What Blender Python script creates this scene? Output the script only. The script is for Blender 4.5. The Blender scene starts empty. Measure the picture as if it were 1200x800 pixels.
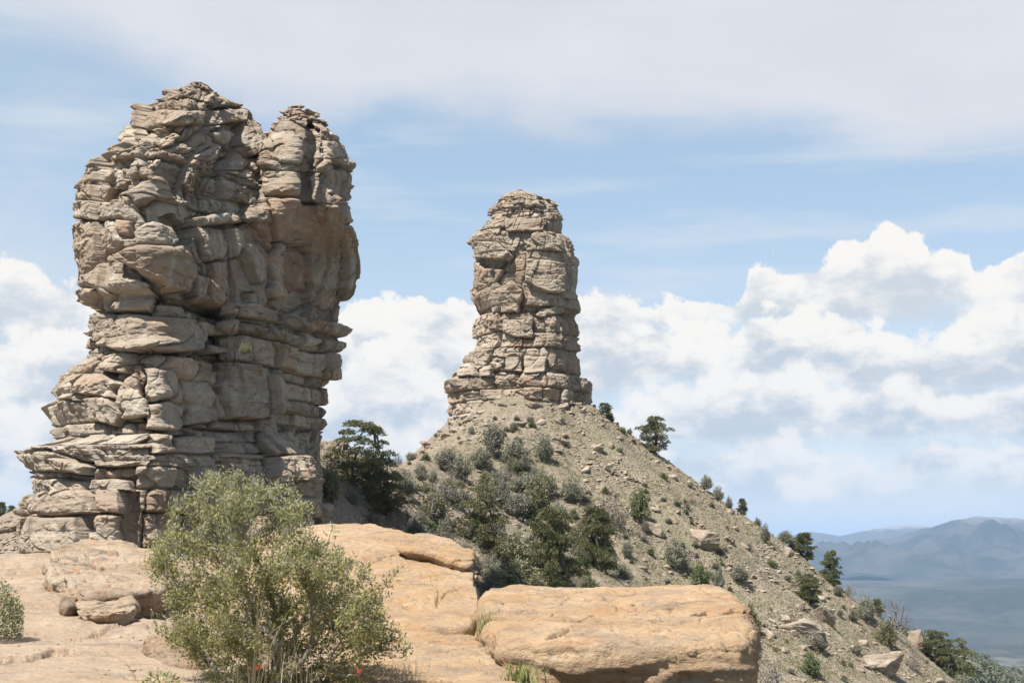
import bpy, math, random
import numpy as np
from mathutils import Vector, Matrix

scene = bpy.context.scene
COL = scene.collection
R = math.radians

# ---------------------------------------------------------------- camera
FPX = 1667.0                       # focal length in pixels of the 1200 x 800 photograph
PITCH = math.atan(240.0 / FPX)     # the horizon lies at pixel row 640
cam_data = bpy.data.cameras.new('camera')
cam_data.sensor_width = 36.0
cam_data.lens = 36.0 * FPX / 1200.0
cam_data.clip_start = 0.1
cam_data.clip_end = 200000.0
cam_data.dof.use_dof = True
cam_data.dof.focus_distance = 120.0
cam_data.dof.aperture_fstop = 9.0
cam = bpy.data.objects.new('camera', cam_data)
COL.objects.link(cam)
cam.location = (0, 0, 0)
cam.rotation_euler = (math.pi / 2 + PITCH, 0, 0)
scene.camera = cam

CP, SP = math.cos(PITCH), math.sin(PITCH)


def ray(px, py):
    """direction of the view ray through a photograph pixel, scaled so that its y (depth) is 1"""
    r = (np.asarray(px, float) - 600.0) / FPX
    u = (400.0 - np.asarray(py, float)) / FPX
    y = CP - u * SP
    z = SP + u * CP
    return r / y, z / y


def at(px, py, Y):
    a, b = ray(px, py)
    return Vector((float(a) * Y, Y, float(b) * Y))


def project(x, y, z):
    f = y * CP + z * SP
    u = -y * SP + z * CP
    return 600.0 + FPX * x / f, 400.0 - FPX * u / f


# ---------------------------------------------------------------- light
SUN_DIR = Vector((-0.37, -0.335, 0.88)).normalized()     # towards the sun: high, from the left, behind the camera
SUN_EL = math.asin(SUN_DIR.z)
SUN_AZ = math.atan2(SUN_DIR.x, SUN_DIR.y)
sun_d = bpy.data.lights.new('sun', 'SUN')
sun_d.energy = 5.0
sun_d.angle = R(0.53)
sun_d.color = (1.0, 0.955, 0.89)
sun = bpy.data.objects.new('sun', sun_d)
COL.objects.link(sun)
sun.rotation_euler = SUN_DIR.to_track_quat('Z', 'Y').to_euler()

scene.view_settings.view_transform = 'Standard'
scene.view_settings.look = 'None'
scene.view_settings.gamma = 1.0
scene.view_settings.use_curve_mapping = False
scene.view_settings.exposure = 0.95
scene.cycles.max_bounces = 5
scene.cycles.diffuse_bounces = 3
scene.cycles.transparent_max_bounces = 6
scene.cycles.volume_bounces = 0
scene.cycles.use_denoising = True


# ---------------------------------------------------------------- node helpers
class NT:
    def __init__(self, tree):
        self.t = tree
        self.n = tree.nodes
        self.l = tree.links

    def new(self, kind, **kw):
        n = self.n.new(kind)
        for k, v in kw.items():
            setattr(n, k, v)
        return n

    def put(self, sock, v):
        if isinstance(v, bpy.types.NodeSocket):
            self.l.new(v, sock)
        elif v is not None:
            if isinstance(v, (tuple, list)) and len(v) == 3 and len(sock.default_value) == 4:
                v = (*v, 1)
            sock.default_value = v

    def math(self, op, a, b=None, c=None, clamp=False):
        n = self.new('ShaderNodeMath', operation=op, use_clamp=clamp)
        self.put(n.inputs[0], a)
        if b is not None:
            self.put(n.inputs[1], b)
        if c is not None:
            self.put(n.inputs[2], c)
        return n.outputs[0]

    def vmath(self, op, a, b=None):
        n = self.new('ShaderNodeVectorMath', operation=op)
        self.put(n.inputs[0], a)
        if b is not None:
            self.put(n.inputs[1], b)
        return n.outputs[0]

    def xyz(self, x, y, z):
        n = self.new('ShaderNodeCombineXYZ')
        for s, v in zip(n.inputs, (x, y, z)):
            self.put(s, v)
        return n.outputs[0]

    def sep(self, v):
        n = self.new('ShaderNodeSeparateXYZ')
        self.put(n.inputs[0], v)
        return n.outputs

    def noise(self, vec, scale=1.0, detail=4.0, rough=0.55, dist=0.0, color=False):
        n = self.new('ShaderNodeTexNoise')
        self.put(n.inputs['Vector'], vec)
        n.inputs['Scale'].default_value = scale
        n.inputs['Detail'].default_value = detail
        n.inputs['Roughness'].default_value = rough
        n.inputs['Distortion'].default_value = dist
        return n.outputs['Color' if color else 'Fac']

    def voro(self, vec, scale=1.0, feature='F1', out='Distance', smooth=None):
        n = self.new('ShaderNodeTexVoronoi', feature=feature)
        self.put(n.inputs['Vector'], vec)
        n.inputs['Scale'].default_value = scale
        if smooth is not None:
            n.inputs['Smoothness'].default_value = smooth
        return n.outputs[out]

    def step(self, v, a, b, lo=0.0, hi=1.0, smooth=True):
        n = self.new('ShaderNodeMapRange', interpolation_type='SMOOTHSTEP' if smooth else 'LINEAR')
        self.put(n.inputs['Value'], v)
        for k, q in (('From Min', a), ('From Max', b), ('To Min', lo), ('To Max', hi)):
            self.put(n.inputs[k], q)
        return n.outputs[0]

    def mix(self, fac, a, b, blend='MIX'):
        n = self.new('ShaderNodeMix', data_type='RGBA', blend_type=blend)
        self.put(n.inputs[0], fac)
        self.put(n.inputs[6], a)
        self.put(n.inputs[7], b)
        return n.outputs[2]

    def curve(self, x, pts, x0, x1, y0, y1):
        """piecewise curve through pts, read at x"""
        n = self.new('ShaderNodeFloatCurve')
        c = n.mapping.curves[0]
        P = [((px - x0) / (x1 - x0), (py - y0) / (y1 - y0)) for px, py in pts]
        P.sort()
        c.points[0].location = P[0]
        c.points[1].location = P[-1]
        for p in P[1:-1]:
            c.points.new(*p)
        for p in c.points:
            p.handle_type = 'AUTO_CLAMPED'
        n.mapping.update()
        self.put(n.inputs['Value'], self.step(x, x0, x1, 0, 1, smooth=False))
        return self.math('MULTIPLY_ADD', n.outputs[0], y1 - y0, y0)


# ---------------------------------------------------------------- sky with clouds
world = bpy.data.worlds.new('World')
scene.world = world
world.use_nodes = True
W = NT(world.node_tree)
W.n.clear()


def ae(px, py):
    """photograph pixel -> (azimuth, elevation) in units of 1/FPX rad, the sky's own coordinates"""
    a, b = ray(px, py)
    az = math.atan2(float(a), 1.0)
    el = math.atan2(float(b), math.hypot(1.0, float(a)))
    return az * FPX, el * FPX


def build_sky():
    K = 5.9                                    # radiance of a white sunlit cloud, in the sky texture's units
    sky = W.new('ShaderNodeTexSky', sky_type='NISHITA', sun_disc=False)
    sky.sun_elevation = SUN_EL
    sky.sun_rotation = SUN_AZ
    sky.altitude = 2300
    sky.air_density = 1.0
    sky.dust_density = 0.6
    sky.ozone_density = 1.6
    tc = W.new('ShaderNodeTexCoord')
    x, y, z = W.sep(tc.outputs['Generated'])
    az0 = W.math('ARCTAN2', x, y)
    az = az0
    az = W.math('PINGPONG', W.math('ADD', az, 0.6), 1.2)      # the cloud bank goes on round the sky
    U = W.math('MULTIPLY', W.math('SUBTRACT', az, 0.6), FPX)
    V = W.math('MULTIPLY', W.math('ARCSINE', z), FPX)
    P = W.xyz(U, V, 0.0)

    def fb(scale, detail=5.0, rough=0.55, seed=0.0, sy=1.0, dist=0.0):
        v = W.xyz(W.math('DIVIDE', U, scale), W.math('DIVIDE', V, scale * sy), seed)
        return W.noise(v, 1.0, detail, rough, dist)

    def puff(scale, seed):
        v = W.xyz(W.math('DIVIDE', U, scale), W.math('DIVIDE', V, scale * 0.8), seed)
        return W.voro(v, 1.0, 'SMOOTH_F1', 'Distance', 0.35)

    def prof(pts):
        return sorted(ae(*p) for p in pts)

    def read(pts, Ux):
        p = prof(pts)
        vs = [b for a, b in p]
        return W.curve(Ux, p, p[0][0], p[-1][0], min(vs) - 30, max(vs) + 30)

    col = sky.outputs[0]
    n1 = fb(260, 5, 0.55, 1.0, 0.45)
    n2 = fb(120, 6, 0.6, 7.0, 0.8)
    n3 = fb(40, 5, 0.62, 3.0, 0.85)
    pf = puff(34, 2.0)
    pf2 = puff(80, 5.0)

    def tint(c):
        return tuple(K * v for v in c)

    col = W.mix(W.step(V, 1500, 500, .0, .42), col, tint((0.74, 0.93, 1.03)))
    ahead = W.step(W.math('ABSOLUTE', az0), 1.5, .8, 0, 1)      # the clouds stand ahead; behind and overhead the sky is clear
    clear = W.math('MULTIPLY', ahead, W.step(V, 1150, 680, 0, 1))
    # thin milky veil low down and at the left
    veil = W.math('MULTIPLY', W.step(V, 460, 40, 0, 1), 0.7)
    col = W.mix(veil, col, tint((0.84, 0.90, 0.93)))
    lv = W.math('MULTIPLY', W.step(U, -330, -640, 0, 1), W.step(n1, 0.35, 0.68, 0.15, 0.75))
    col = W.mix(lv, col, tint((0.78, 0.84, 0.90)))
    # faint streaks in the blue
    st = fb(330, 4, 0.5, 12.0, 0.13)
    col = W.mix(W.step(st, 0.47, 0.72, 0, 0.6), col, tint((0.78, 0.85, 0.92)))

    # the high grey-white sheet along the top
    top = read([(-400, -60), (-100, -30), (40, 12), (110, 40), (170, 78), (250, 108), (400, 130), (540, 124), (640, 136), (760, 134), (850, 142), (950, 160), (1060, 172), (1200, 170), (1600, 180)], U)
    d = W.math('SUBTRACT', V, W.math('ADD', top, W.math('MULTIPLY', W.math('SUBTRACT', n1, 0.5), 130)))
    d = W.math('ADD', d, W.math('MULTIPLY', W.math('SUBTRACT', n2, 0.5), 50))
    a = W.step(d, -38, 42, 0, 0.95)
    c = W.mix(W.step(n1, 0.3, 0.7), tint((0.79, 0.81, 0.87)), tint((0.86, 0.875, 0.92)))
    a = W.math('MULTIPLY', a, clear)
    col = W.mix(a, col, c)

    def bank(col, tops, base, shade, soft, seed, amp=1.0, opac=1.0, bright=(1.10, 1.06, 1.0), dark=(0.72, 0.78, 0.84), soft_b=30.0):
        """a heaped cloud: traced tops, flat grey base"""
        Ux = W.math('ADD', U, W.math('MULTIPLY', W.math('SUBTRACT', fb(90, 3, 0.5, seed), 0.5), 40 * amp))
        T = read(tops, Ux)
        T = W.math('ADD', T, W.math('MULTIPLY', W.math('SUBTRACT', 0.42, pf), 30 * amp))
        T = W.math('ADD', T, W.math('MULTIPLY', W.math('SUBTRACT', 0.42, pf2), 24 * amp))
        T = W.math('ADD', T, W.math('MULTIPLY', W.math('SUBTRACT', fb(30, 6, 0.66, seed + 2), 0.5), 62 * amp))
        d = W.math('SUBTRACT', T, V)
        Bv = W.math('ADD', read(base, U), W.math('MULTIPLY', W.math('SUBTRACT', fb(110, 6, 0.62, seed + 5, 0.3), 0.5), 120))
        b = W.math('SUBTRACT', V, Bv)
        al = W.math('MULTIPLY', W.step(d, 0.0, soft), W.step(b, -soft_b, soft_b * 0.6))
        al = W.math('MULTIPLY', W.math('MULTIPLY', al, opac), ahead)
        relief = W.math('ADD', W.math('MULTIPLY', W.math('SUBTRACT', fb(75, 7, 0.62, seed + 9, 0.55), 0.5), 3.4), W.math('MULTIPLY', W.math('SUBTRACT', pf2, 0.42), 0.9))
        relief = W.math('ADD', relief, W.math('MULTIPLY', W.math('SUBTRACT', pf, 0.42), 0.8))
        s = W.math('ADD', W.step(d, 4, shade), relief)
        s = W.step(s, 0.15, 1.25, 0, 1)
        cc = W.mix(s, tint(bright), tint(dark))
        return W.mix(al, col, cc)

    for args in CLOUDS:
        col = bank(col, **args)
    # thin low haze bank over the horizon
    lo = W.step(V, 120, 0, 0, 0.7)
    col = W.mix(lo, col, tint((0.82, 0.86, 0.86)))
    # one bright ragged cloud low on the right
    c1 = ae(946, 570)
    du = W.math('DIVIDE', W.math('SUBTRACT', U, c1[0]), 52)
    dv = W.math('DIVIDE', W.math('SUBTRACT', V, c1[1]), 20)
    rr = W.math('SQRT', W.math('ADD', W.math('MULTIPLY', du, du), W.math('MULTIPLY', dv, dv)))
    rr = W.math('ADD', rr, W.math('MULTIPLY', W.math('SUBTRACT', fb(34, 6, 0.62, 21), 0.5), 1.9))
    col = W.mix(W.step(rr, 1.0, 0.3, 0, 0.85), col, tint((1.12, 1.06, .97)))

    bg = W.new('ShaderNodeBackground')
    W.put(bg.inputs['Color'], col)
    bg.inputs['Strength'].default_value = 0.08
    out = W.new('ShaderNodeOutputWorld')
    W.l.new(bg.outputs[0], out.inputs['Surface'])
    world.cycles.sampling_method = 'MANUAL'
    world.cycles.sample_map_resolution = 512


CLOUDS = [
    # far back row on the right, tallest heads
    dict(tops=[(-500, 300), (-60, 292), (0, 289), (40, 293), (62, 312), (92, 328), (118, 352), (200, 390), (380, 372), (430, 345), (480, 350), (540, 345), (580, 350), (690, 336), (745, 344), (800, 338), (850, 345), (872, 314), (900, 300), (945, 308), (975, 288), (1002, 272), (1032, 264), (1062, 274), (1112, 290), (1132, 296), (1146, 312), (1180, 294), (1210, 286), (1260, 270), (1330, 300), (1700, 320)],
         base=[(-500, 405), (100, 405), (500, 420), (700, 400), (900, 375), (1200, 372), (1700, 380)], shade=85, soft=7, seed=31.0, amp=0.8, dark=(0.70, 0.76, 0.82)),
    dict(tops=[(-500, 400), (0, 398), (100, 372), (130, 380), (330, 420), (400, 372), (440, 395), (520, 365), (560, 380), (690, 352), (740, 358), (800, 364), (850, 376), (900, 352), (1000, 366), (1100, 374), (1150, 358), (1200, 362), (1700, 360)],
         base=[(-500, 470), (0, 480), (300, 470), (600, 452), (760, 450), (900, 440), (1050, 465), (1200, 455), (1700, 460)], shade=80, soft=14, seed=47.0, amp=1.1, dark=(0.64, 0.71, 0.79)),
    dict(tops=[(-500, 470), (0, 462), (130, 450), (330, 470), (400, 425), (450, 410), (520, 425), (700, 458), (760, 452), (830, 430), (905, 412), (930, 410), (955, 432), (1000, 448), (1060, 436), (1130, 446), (1200, 436), (1700, 440)],
         base=[(-500, 560), (0, 560), (400, 560), (760, 520), (1000, 515), (1200, 510), (1700, 520)], shade=95, soft=22, seed=63.0, amp=1.1, opac=0.95, dark=(0.62, 0.70, 0.79)),
    dict(tops=[(-500, 540), (0, 540), (400, 500), (480, 480), (720, 500), (900, 498), (1000, 520), (1100, 505), (1200, 500), (1700, 500)],
         base=[(-500, 620), (0, 620), (760, 590), (1200, 570), (1700, 590)], shade=80, soft=26, seed=77.0, amp=1.2, opac=0.8, soft_b=30, dark=(0.60, 0.69, 0.79)),
]
build_sky()


# ---------------------------------------------------------------- noise for shaping the rock and the ground
def _hash(ix, iy, iz, seed):
    h = (ix.astype(np.int64) * 374761393 + iy.astype(np.int64) * 668265263 + iz.astype(np.int64) * 2147483647 + int(seed) * 974634777) & 0xFFFFFFFF
    h = ((h ^ (h >> 13)) * 1274126177) & 0xFFFFFFFF
    h = ((h ^ (h >> 16)) * 2246822519) & 0xFFFFFFFF
    return (h ^ (h >> 15)) & 0xFFFFFF


def rnd(ix, iy=0, iz=0, seed=0):
    ix, iy, iz = np.broadcast_arrays(np.asarray(ix), np.asarray(iy), np.asarray(iz))
    return _hash(ix, iy, iz, seed) / float(0xFFFFFF)


def vn(x, y, z=0.0, seed=0):
    """value noise, -1..1"""
    x, y, z = np.broadcast_arrays(np.asarray(x, float), np.asarray(y, float), np.asarray(z, float))
    x0, y0, z0 = np.floor(x), np.floor(y), np.floor(z)
    fx, fy, fz = x - x0, y - y0, z - z0
    fx = fx * fx * fx * (fx * (fx * 6 - 15) + 10)
    fy = fy * fy * fy * (fy * (fy * 6 - 15) + 10)
    fz = fz * fz * fz * (fz * (fz * 6 - 15) + 10)
    ix, iy, iz = x0.astype(np.int64), y0.astype(np.int64), z0.astype(np.int64)
    r = 0
    flat = not np.any(fz)
    for k in ((0,) if flat else (0, 1)):
        wz = 1 - fz if k == 0 else fz
        for j in (0, 1):
            wy = 1 - fy if j == 0 else fy
            for i in (0, 1):
                wx = 1 - fx if i == 0 else fx
                r = r + wx * wy * wz * _hash(ix + i, iy + j, iz + k, seed)
    return r / float(0xFFFFFF) * 2 - 1


def fbm(x, y, z=0.0, octaves=4, rough=0.5, seed=0):
    a, f, s, n = 1.0, 1.0, 0.0, 0.0
    for o in range(octaves):
        s = s + a * vn(np.asarray(x) * f, np.asarray(y) * f, np.asarray(z) * f, seed + o * 17)
        n += a
        a *= rough
        f *= 2.03
    return s / n


def voronoi(u, v, seed=0, jit=0.9):
    """cell ids, distance to the nearest seed and to the nearest border, offset from the seed"""
    iu, iv = np.floor(u).astype(np.int64), np.floor(v).astype(np.int64)
    f1 = np.full(u.shape, 9e9)
    f2 = np.full(u.shape, 9e9)
    ci = np.zeros(u.shape, np.int64)
    cj = np.zeros(u.shape, np.int64)
    du = np.zeros(u.shape)
    dv = np.zeros(u.shape)
    for a in (-1, 0, 1):
        for b in (-1, 0, 1):
            i, j = iu + a, iv + b
            su = i + 0.5 + jit * (rnd(i, j, 1, seed) - 0.5)
            sv = j + 0.5 + jit * (rnd(i, j, 2, seed) - 0.5)
            d = (u - su) ** 2 + (v - sv) ** 2
            near = d < f1
            f2 = np.where(near, f1, np.minimum(f2, d))
            ci, cj = np.where(near, i, ci), np.where(near, j, cj)
            du, dv = np.where(near, u - su, du), np.where(near, v - sv, dv)
            f1 = np.where(near, d, f1)
    f1, f2 = np.sqrt(f1), np.sqrt(f2)
    return ci, cj, f1, f2 - f1, du, dv


def sstep(a, b, x):
    t = np.clip((x - a) / (b - a), 0, 1)
    return t * t * (3 - 2 * t)


# ---------------------------------------------------------------- object helpers
def tag(o, label=None, cat=None, group=None, kind=None):
    for k, v in (('label', label), ('category', cat), ('group', group), ('kind', kind)):
        if v:
            o[k] = v
    return o


def empty(name, loc, rz=0.0, scale=1.0):
    o = bpy.data.objects.new(name, None)
    o.empty_display_size = 0.3
    COL.objects.link(o)
    o.location = loc
    o.rotation_euler = (0, 0, rz)
    o.scale = (scale,) * 3 if not isinstance(scale, (tuple, list)) else scale
    return o


def mesh_np(name, verts, faces, mat=None, smooth=True, cols=None, mats=None):
    """verts (n,3), faces (m,3) or (m,4) arrays -> mesh datablock"""
    me = bpy.data.meshes.new(name)
    verts = np.ascontiguousarray(verts, np.float32)
    faces = np.ascontiguousarray(faces, np.int32)
    m, k = faces.shape
    me.vertices.add(len(verts))
    me.vertices.foreach_set('co', verts.ravel())
    me.loops.add(m * k)
    me.loops.foreach_set('vertex_index', faces.ravel())
    me.polygons.add(m)
    me.polygons.foreach_set('loop_start', np.arange(0, m * k, k, dtype=np.int32))
    me.polygons.foreach_set('loop_total', np.full(m, k, np.int32))
    me.polygons.foreach_set('use_smooth', np.full(m, smooth, bool))
    if cols is not None:
        at_ = me.attributes.new('tone', 'FLOAT_COLOR', 'POINT')
        c = np.ones((len(verts), 4), np.float32)
        c[:, :cols.shape[1]] = cols
        at_.data.foreach_set('color', c.ravel())
    for mt in (mats or ([mat] if mat else [])):
        me.materials.append(mt)
    me.update(calc_edges=True)
    me.validate()
    return me


def link(name, me, parent=None, loc=(0, 0, 0)):
    o = bpy.data.objects.new(name, me)
    COL.objects.link(o)
    o.location = loc
    if parent is not None:
        o.parent = parent
    return o


def grid_faces(nr, nc, wrap=False):
    r = np.arange(nr - 1)[:, None]
    c = np.arange(nc if wrap else nc - 1)[None, :]
    c2 = (c + 1) % nc
    return np.stack([r * nc + c, r * nc + c2, (r + 1) * nc + c2, (r + 1) * nc + c], -1).reshape(-1, 4)


def new_mat(name):
    m = bpy.data.materials.new(name)
    m.use_nodes = True
    t = NT(m.node_tree)
    b = m.node_tree.nodes['Principled BSDF']
    b.inputs['Roughness'].default_value = 0.9
    b.inputs['Specular IOR Level'].default_value = 0.15
    return m, t, b
# ================================================================ the ground
CH = at(608, 470, 220)             # axis of the far rock tower at its foot


def _ridge_pts():
    p = [(-2, -60, -3.0, .6, .5), (-4, 0, -2.6, .6, .5), (-8, 25, -3.6, .8, .5), (-16, 60, -4.2, .95, .45)]
    for px, py, Y, sr, sl in ((255, 650, 96, 1.2, .4), (305, 590, 113, 1.35, .34), (385, 506, 131, 1.3, .4), (430, 530, 148, .62, .5), (470, 546, 166, .55, .6), (512, 528, 190, .6, .7), (585, 500, 209, .7, .75)):
        v = at(px, py, Y)
        p.append((v.x, v.y, v.z, sr, sl))
    p.append((CH.x, CH.y, CH.z - 1, .75, .75))
    p.append((CH.x + 8, CH.y + 90, CH.z - 55, .7, .7))
    p.append((CH.x + 40, CH.y + 500, CH.z - 320, .6, .6))
    return p


RIDGE = _ridge_pts()
SPUR = []
for px, py, Y in ((1000, 732, 800), (1062, 751, 980), (1110, 765, 1250), (1165, 779, 1600), (1200, 790, 1800), (1260, 802, 2000)):
    v = at(px, py, Y)
    SPUR.append((v.x, v.y, v.z, .45, .3))


def ridge_height(x, y, pts):
    best = np.full(np.shape(x), -1e9)
    for (x0, y0, z0, r0, l0), (x1, y1, z1, r1, l1) in zip(pts, pts[1:]):
        dx, dy = x1 - x0, y1 - y0
        L2 = dx * dx + dy * dy
        t = np.clip(((x - x0) * dx + (y - y0) * dy) / L2, 0, 1)
        qx, qy = x - (x0 + t * dx), y - (y0 + t * dy)
        d = np.hypot(qx, qy)
        side = (qx * dy - qy * dx) > 0            # to the right of the crest
        s = np.where(side, r0 + t * (r1 - r0), l0 + t * (l1 - l0))
        h = z0 + t * (z1 - z0) - s * (np.sqrt(d * d + 4.0) - 2.0)
        best = np.maximum(best, h)
    return best


VALLEY_Z = -470.0


def height(x, y, fine=True):
    x = np.asarray(x, float)
    y = np.asarray(y, float)
    h = ridge_height(x, y, RIDGE)
    # talus cone under the far tower
    dx, dy = x - CH.x, y - CH.y
    r = np.hypot(dx, dy)
    ang = np.arctan2(dy, dx)
    gul = vn(ang * 5.0 + 31, r * 0.012, 0, 5) * np.clip(r / 60, 0, 1) * 2.6 - np.clip(.25 - np.abs(vn(ang * 9.0 + .02 * r + 7, r * 0.01, 0, 6)), 0, 1) * np.clip(r / 40 - .3, 0, 1) * 4.5
    cone = CH.z + 8.2 - .755 * r + gul - .30 * np.clip(-dx, 0, None)
    cone = np.minimum(cone, CH.z + 1.0 + .17 * dx)
    h = h + 3.2 * np.exp(-((x + 40) / 7.5) ** 2 - ((y - 117) / 9.0) ** 2)      # banked rubble left of the near tower
    k = 3.0
    m = np.maximum(h, cone)
    h = m + np.log(np.exp((h - m) / k) + np.exp((cone - m) / k)) * k - k * .25
    far = np.hypot(x, y)
    sp = ridge_height(x, y, SPUR) + fbm(x / 90, y / 90, 0, 4, .5, 11) * 16
    h = np.maximum(h, np.where(far > 450, sp, -1e9))
    # the valley, a long flat-topped mesa beyond it, rolling foothills
    v = VALLEY_Z + fbm(x / 900, y / 900, 0, 4, .5, 21) * 60
    mesa = sstep(7600, 9300, far + fbm(x / 1800, y / 1800, 0, 4, .55, 23) * 1300)
    v = v + mesa * 205 + fbm(x / 2500, y / 2500, 0, 3, .5, 25) * 14 * mesa
    v = np.where(far > 300, v, -1e9)
    h = np.maximum(h, v)
    near = np.exp(-far / 45.0)
    if fine:
        g = np.clip((far - 25) / 40, 0, 1) * np.clip(1 - far / 1200, 0, 1)
        h = h + g * (fbm(x / 13, y / 13, 0, 4, .5, 41) * 1.5 + fbm(x / 2.2, y / 2.2, 0, 3, .55, 43) * .34)
    return h


def hit(px, py, y0=55.0, y1=420.0, n=110):
    """where view rays through the photograph's pixels meet the slope (vectorised; nan if they miss)"""
    px = np.atleast_1d(np.asarray(px, float))
    py = np.atleast_1d(np.asarray(py, float))
    a, b = ray(px, py)
    ts = np.linspace(y0, y1, n)
    prev = None
    Y = np.full(px.shape, np.nan)
    for i, t in enumerate(ts):
        below = b * t < height(a * t, np.full(px.shape, t), False)
        if prev is not None:
            first = below & ~prev & np.isnan(Y)
            Y[first] = t
            prev = prev | below
        else:
            prev = below
    lo, hi = Y - (ts[1] - ts[0]), Y.copy()
    for _ in range(11):
        mid = (lo + hi) / 2
        below = b * mid < height(a * mid, mid, False)
        hi = np.where(below, mid, hi)
        lo = np.where(below, lo, mid)
    return np.stack([a * hi, hi, height(a * hi, hi)], -1)


def ground_material():
    m, t, b = new_mat('scree and dry grass')
    geo = t.new('ShaderNodeNewGeometry')
    pos = geo.outputs['Position']
    dist = t.vmath('LENGTH', pos)
    d = t.new('ShaderNodeVectorMath', operation='LENGTH')
    t.put(d.inputs[0], pos)
    dist = d.outputs['Value']
    n_big = t.noise(pos, 0.06, 4, .55)
    n_mid = t.noise(pos, 0.45, 5, .62)
    n_fine = t.noise(pos, 3.2, 4, .65)
    soil = t.mix(t.step(n_mid, .35, .68), (.24, .19, .138), (.165, .13, .095))
    soil = t.mix(t.step(n_fine, .42, .7), soil, (.315, .255, .19))
    grass = t.mix(n_fine, (.135, .13, .075), (.225, .20, .12))
    X, Y, Z = t.sep(pos)
    gm = t.math('MULTIPLY', t.step(n_mid, .36, .57), t.step(t.math('ADD', n_big, t.math('MULTIPLY', X, .009)), .38, .66))
    col = t.mix(t.math('MULTIPLY', gm, .85), soil, grass)
    cell = t.voro(pos, 1.9, 'F1', 'Color')
    col = t.mix(.22, col, t.mix(t.sep(cell)[0], (.13, .11, .085), (.36, .31, .25)))
    # the wooded valley
    f1 = t.noise(pos, .0011, 6, .6)
    f2 = t.noise(pos, .012, 8, .7)
    wood = t.mix(t.step(t.math('ADD', t.math('MULTIPLY', f1, .6), t.math('MULTIPLY', f2, .4)), .40, .60), (.014, .022, .014), (.055, .056, .038))
    mead = t.mix(t.step(f2, .4, .6), (.13, .125, .085), (.22, .20, .15))
    Yn = t.math('MULTIPLY', t.step(dist, 3500, 5200), t.step(dist, 7800, 6500))
    wood = t.mix(t.math('MULTIPLY', t.step(f1, .53, .60), t.math('MULTIPLY_ADD', Yn, .35, .05)), wood, mead)
    near_hill = t.mix(t.step(f2, .40, .62), (.19, .175, .125), (.07, .08, .045))
    far_col = t.mix(t.step(dist, 2100, 2900), near_hill, wood)
    col = t.mix(t.step(dist, 330, 700), col, far_col)
    t.put(b.inputs['Base Color'], col)
    bump = t.new('ShaderNodeBump')
    bump.inputs['Strength'].default_value = .9
    bump.inputs['Distance'].default_value = .35
    pb = t.voro(pos, 2.6, 'F1', 'Distance')
    t.put(bump.inputs['Height'], t.math('ADD', t.math('MULTIPLY', pb, .5), n_fine))
    t.put(b.inputs['Normal'], bump.outputs[0])
    return m


def make_ground():
    az = np.concatenate([np.radians(np.arange(-180, -26, 2.5)), np.radians(np.arange(-26, 26, .075)), np.radians(np.arange(26, 180, 2.5))])
    rr = np.concatenate([np.geomspace(1.0, 60, 50)[:-1], np.arange(60, 262, .42), np.geomspace(262, 3200, 170), np.geomspace(3300, 45000, 110)])
    A, Rr = np.meshgrid(az, rr)
    x, y = np.sin(A) * Rr, np.cos(A) * Rr
    z = height(x, y)
    v = np.stack([x, y, z], -1).reshape(-1, 3)
    f = grid_faces(len(rr), len(az), wrap=True)[:, ::-1]
    me = mesh_np('ground', v, f, ground_material())
    tag(link('ground', me), 'dry rocky ridge and talus slope falling to a wooded valley', 'ground', kind='structure')


make_ground()


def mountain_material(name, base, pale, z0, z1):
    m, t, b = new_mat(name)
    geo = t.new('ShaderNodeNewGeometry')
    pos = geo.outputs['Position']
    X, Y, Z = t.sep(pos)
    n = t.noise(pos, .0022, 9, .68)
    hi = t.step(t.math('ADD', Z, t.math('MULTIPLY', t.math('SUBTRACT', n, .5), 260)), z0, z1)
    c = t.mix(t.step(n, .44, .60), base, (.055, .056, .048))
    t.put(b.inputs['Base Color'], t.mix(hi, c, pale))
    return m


def mountain(name, label, crest, Y, foot, depth, mat, seed, amp, x0=-200, x1=1500):
    """a long range: crest traced in the photograph, built at its own distance with slopes on both sides"""
    px = np.linspace(x0, x1, 420)
    cx = [p[0] for p in crest]
    py = np.interp(px, cx, [p[1] for p in crest])
    a, b = ray(px, py)
    s = np.linspace(-1, 1, 90)
    Yg = Y + s[:, None] * depth + 0 * a[None]
    x = a[None] * Yg
    top = b[None] * Y
    prof = 1 - np.abs(s[:, None]) ** 1.15
    z = foot + (top - foot) * prof
    rid = 1 - np.abs(fbm(x / 1500, Yg / 1900, 0, 5, .52, seed)) * 2
    z = z + (rid - .55) * amp * np.minimum(1, (1 - prof) * 3) * np.clip(prof * 3, 0, 1)
    z = z + fbm(x / 400, Yg / 400, 0, 4, .55, seed + 3) * amp * .12
    v = np.stack([x, Yg, z], -1).reshape(-1, 3)
    me = mesh_np(name, v, grid_faces(90, 420), mat)
    tag(link(name, me), label, 'mountain', kind='structure')


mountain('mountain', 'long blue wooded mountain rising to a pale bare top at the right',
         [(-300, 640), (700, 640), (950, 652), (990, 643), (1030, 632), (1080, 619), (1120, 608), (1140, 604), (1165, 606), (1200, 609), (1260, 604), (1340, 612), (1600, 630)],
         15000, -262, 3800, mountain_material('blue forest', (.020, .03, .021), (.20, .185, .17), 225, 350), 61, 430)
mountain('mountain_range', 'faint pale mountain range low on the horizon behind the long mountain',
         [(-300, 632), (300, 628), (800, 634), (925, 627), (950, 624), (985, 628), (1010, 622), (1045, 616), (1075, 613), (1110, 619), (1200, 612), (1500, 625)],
         21000, -262, 3200, mountain_material('pale far slopes', (.05, .06, .05), (.26, .24, .22), 200, 350), 71, 300)


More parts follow.
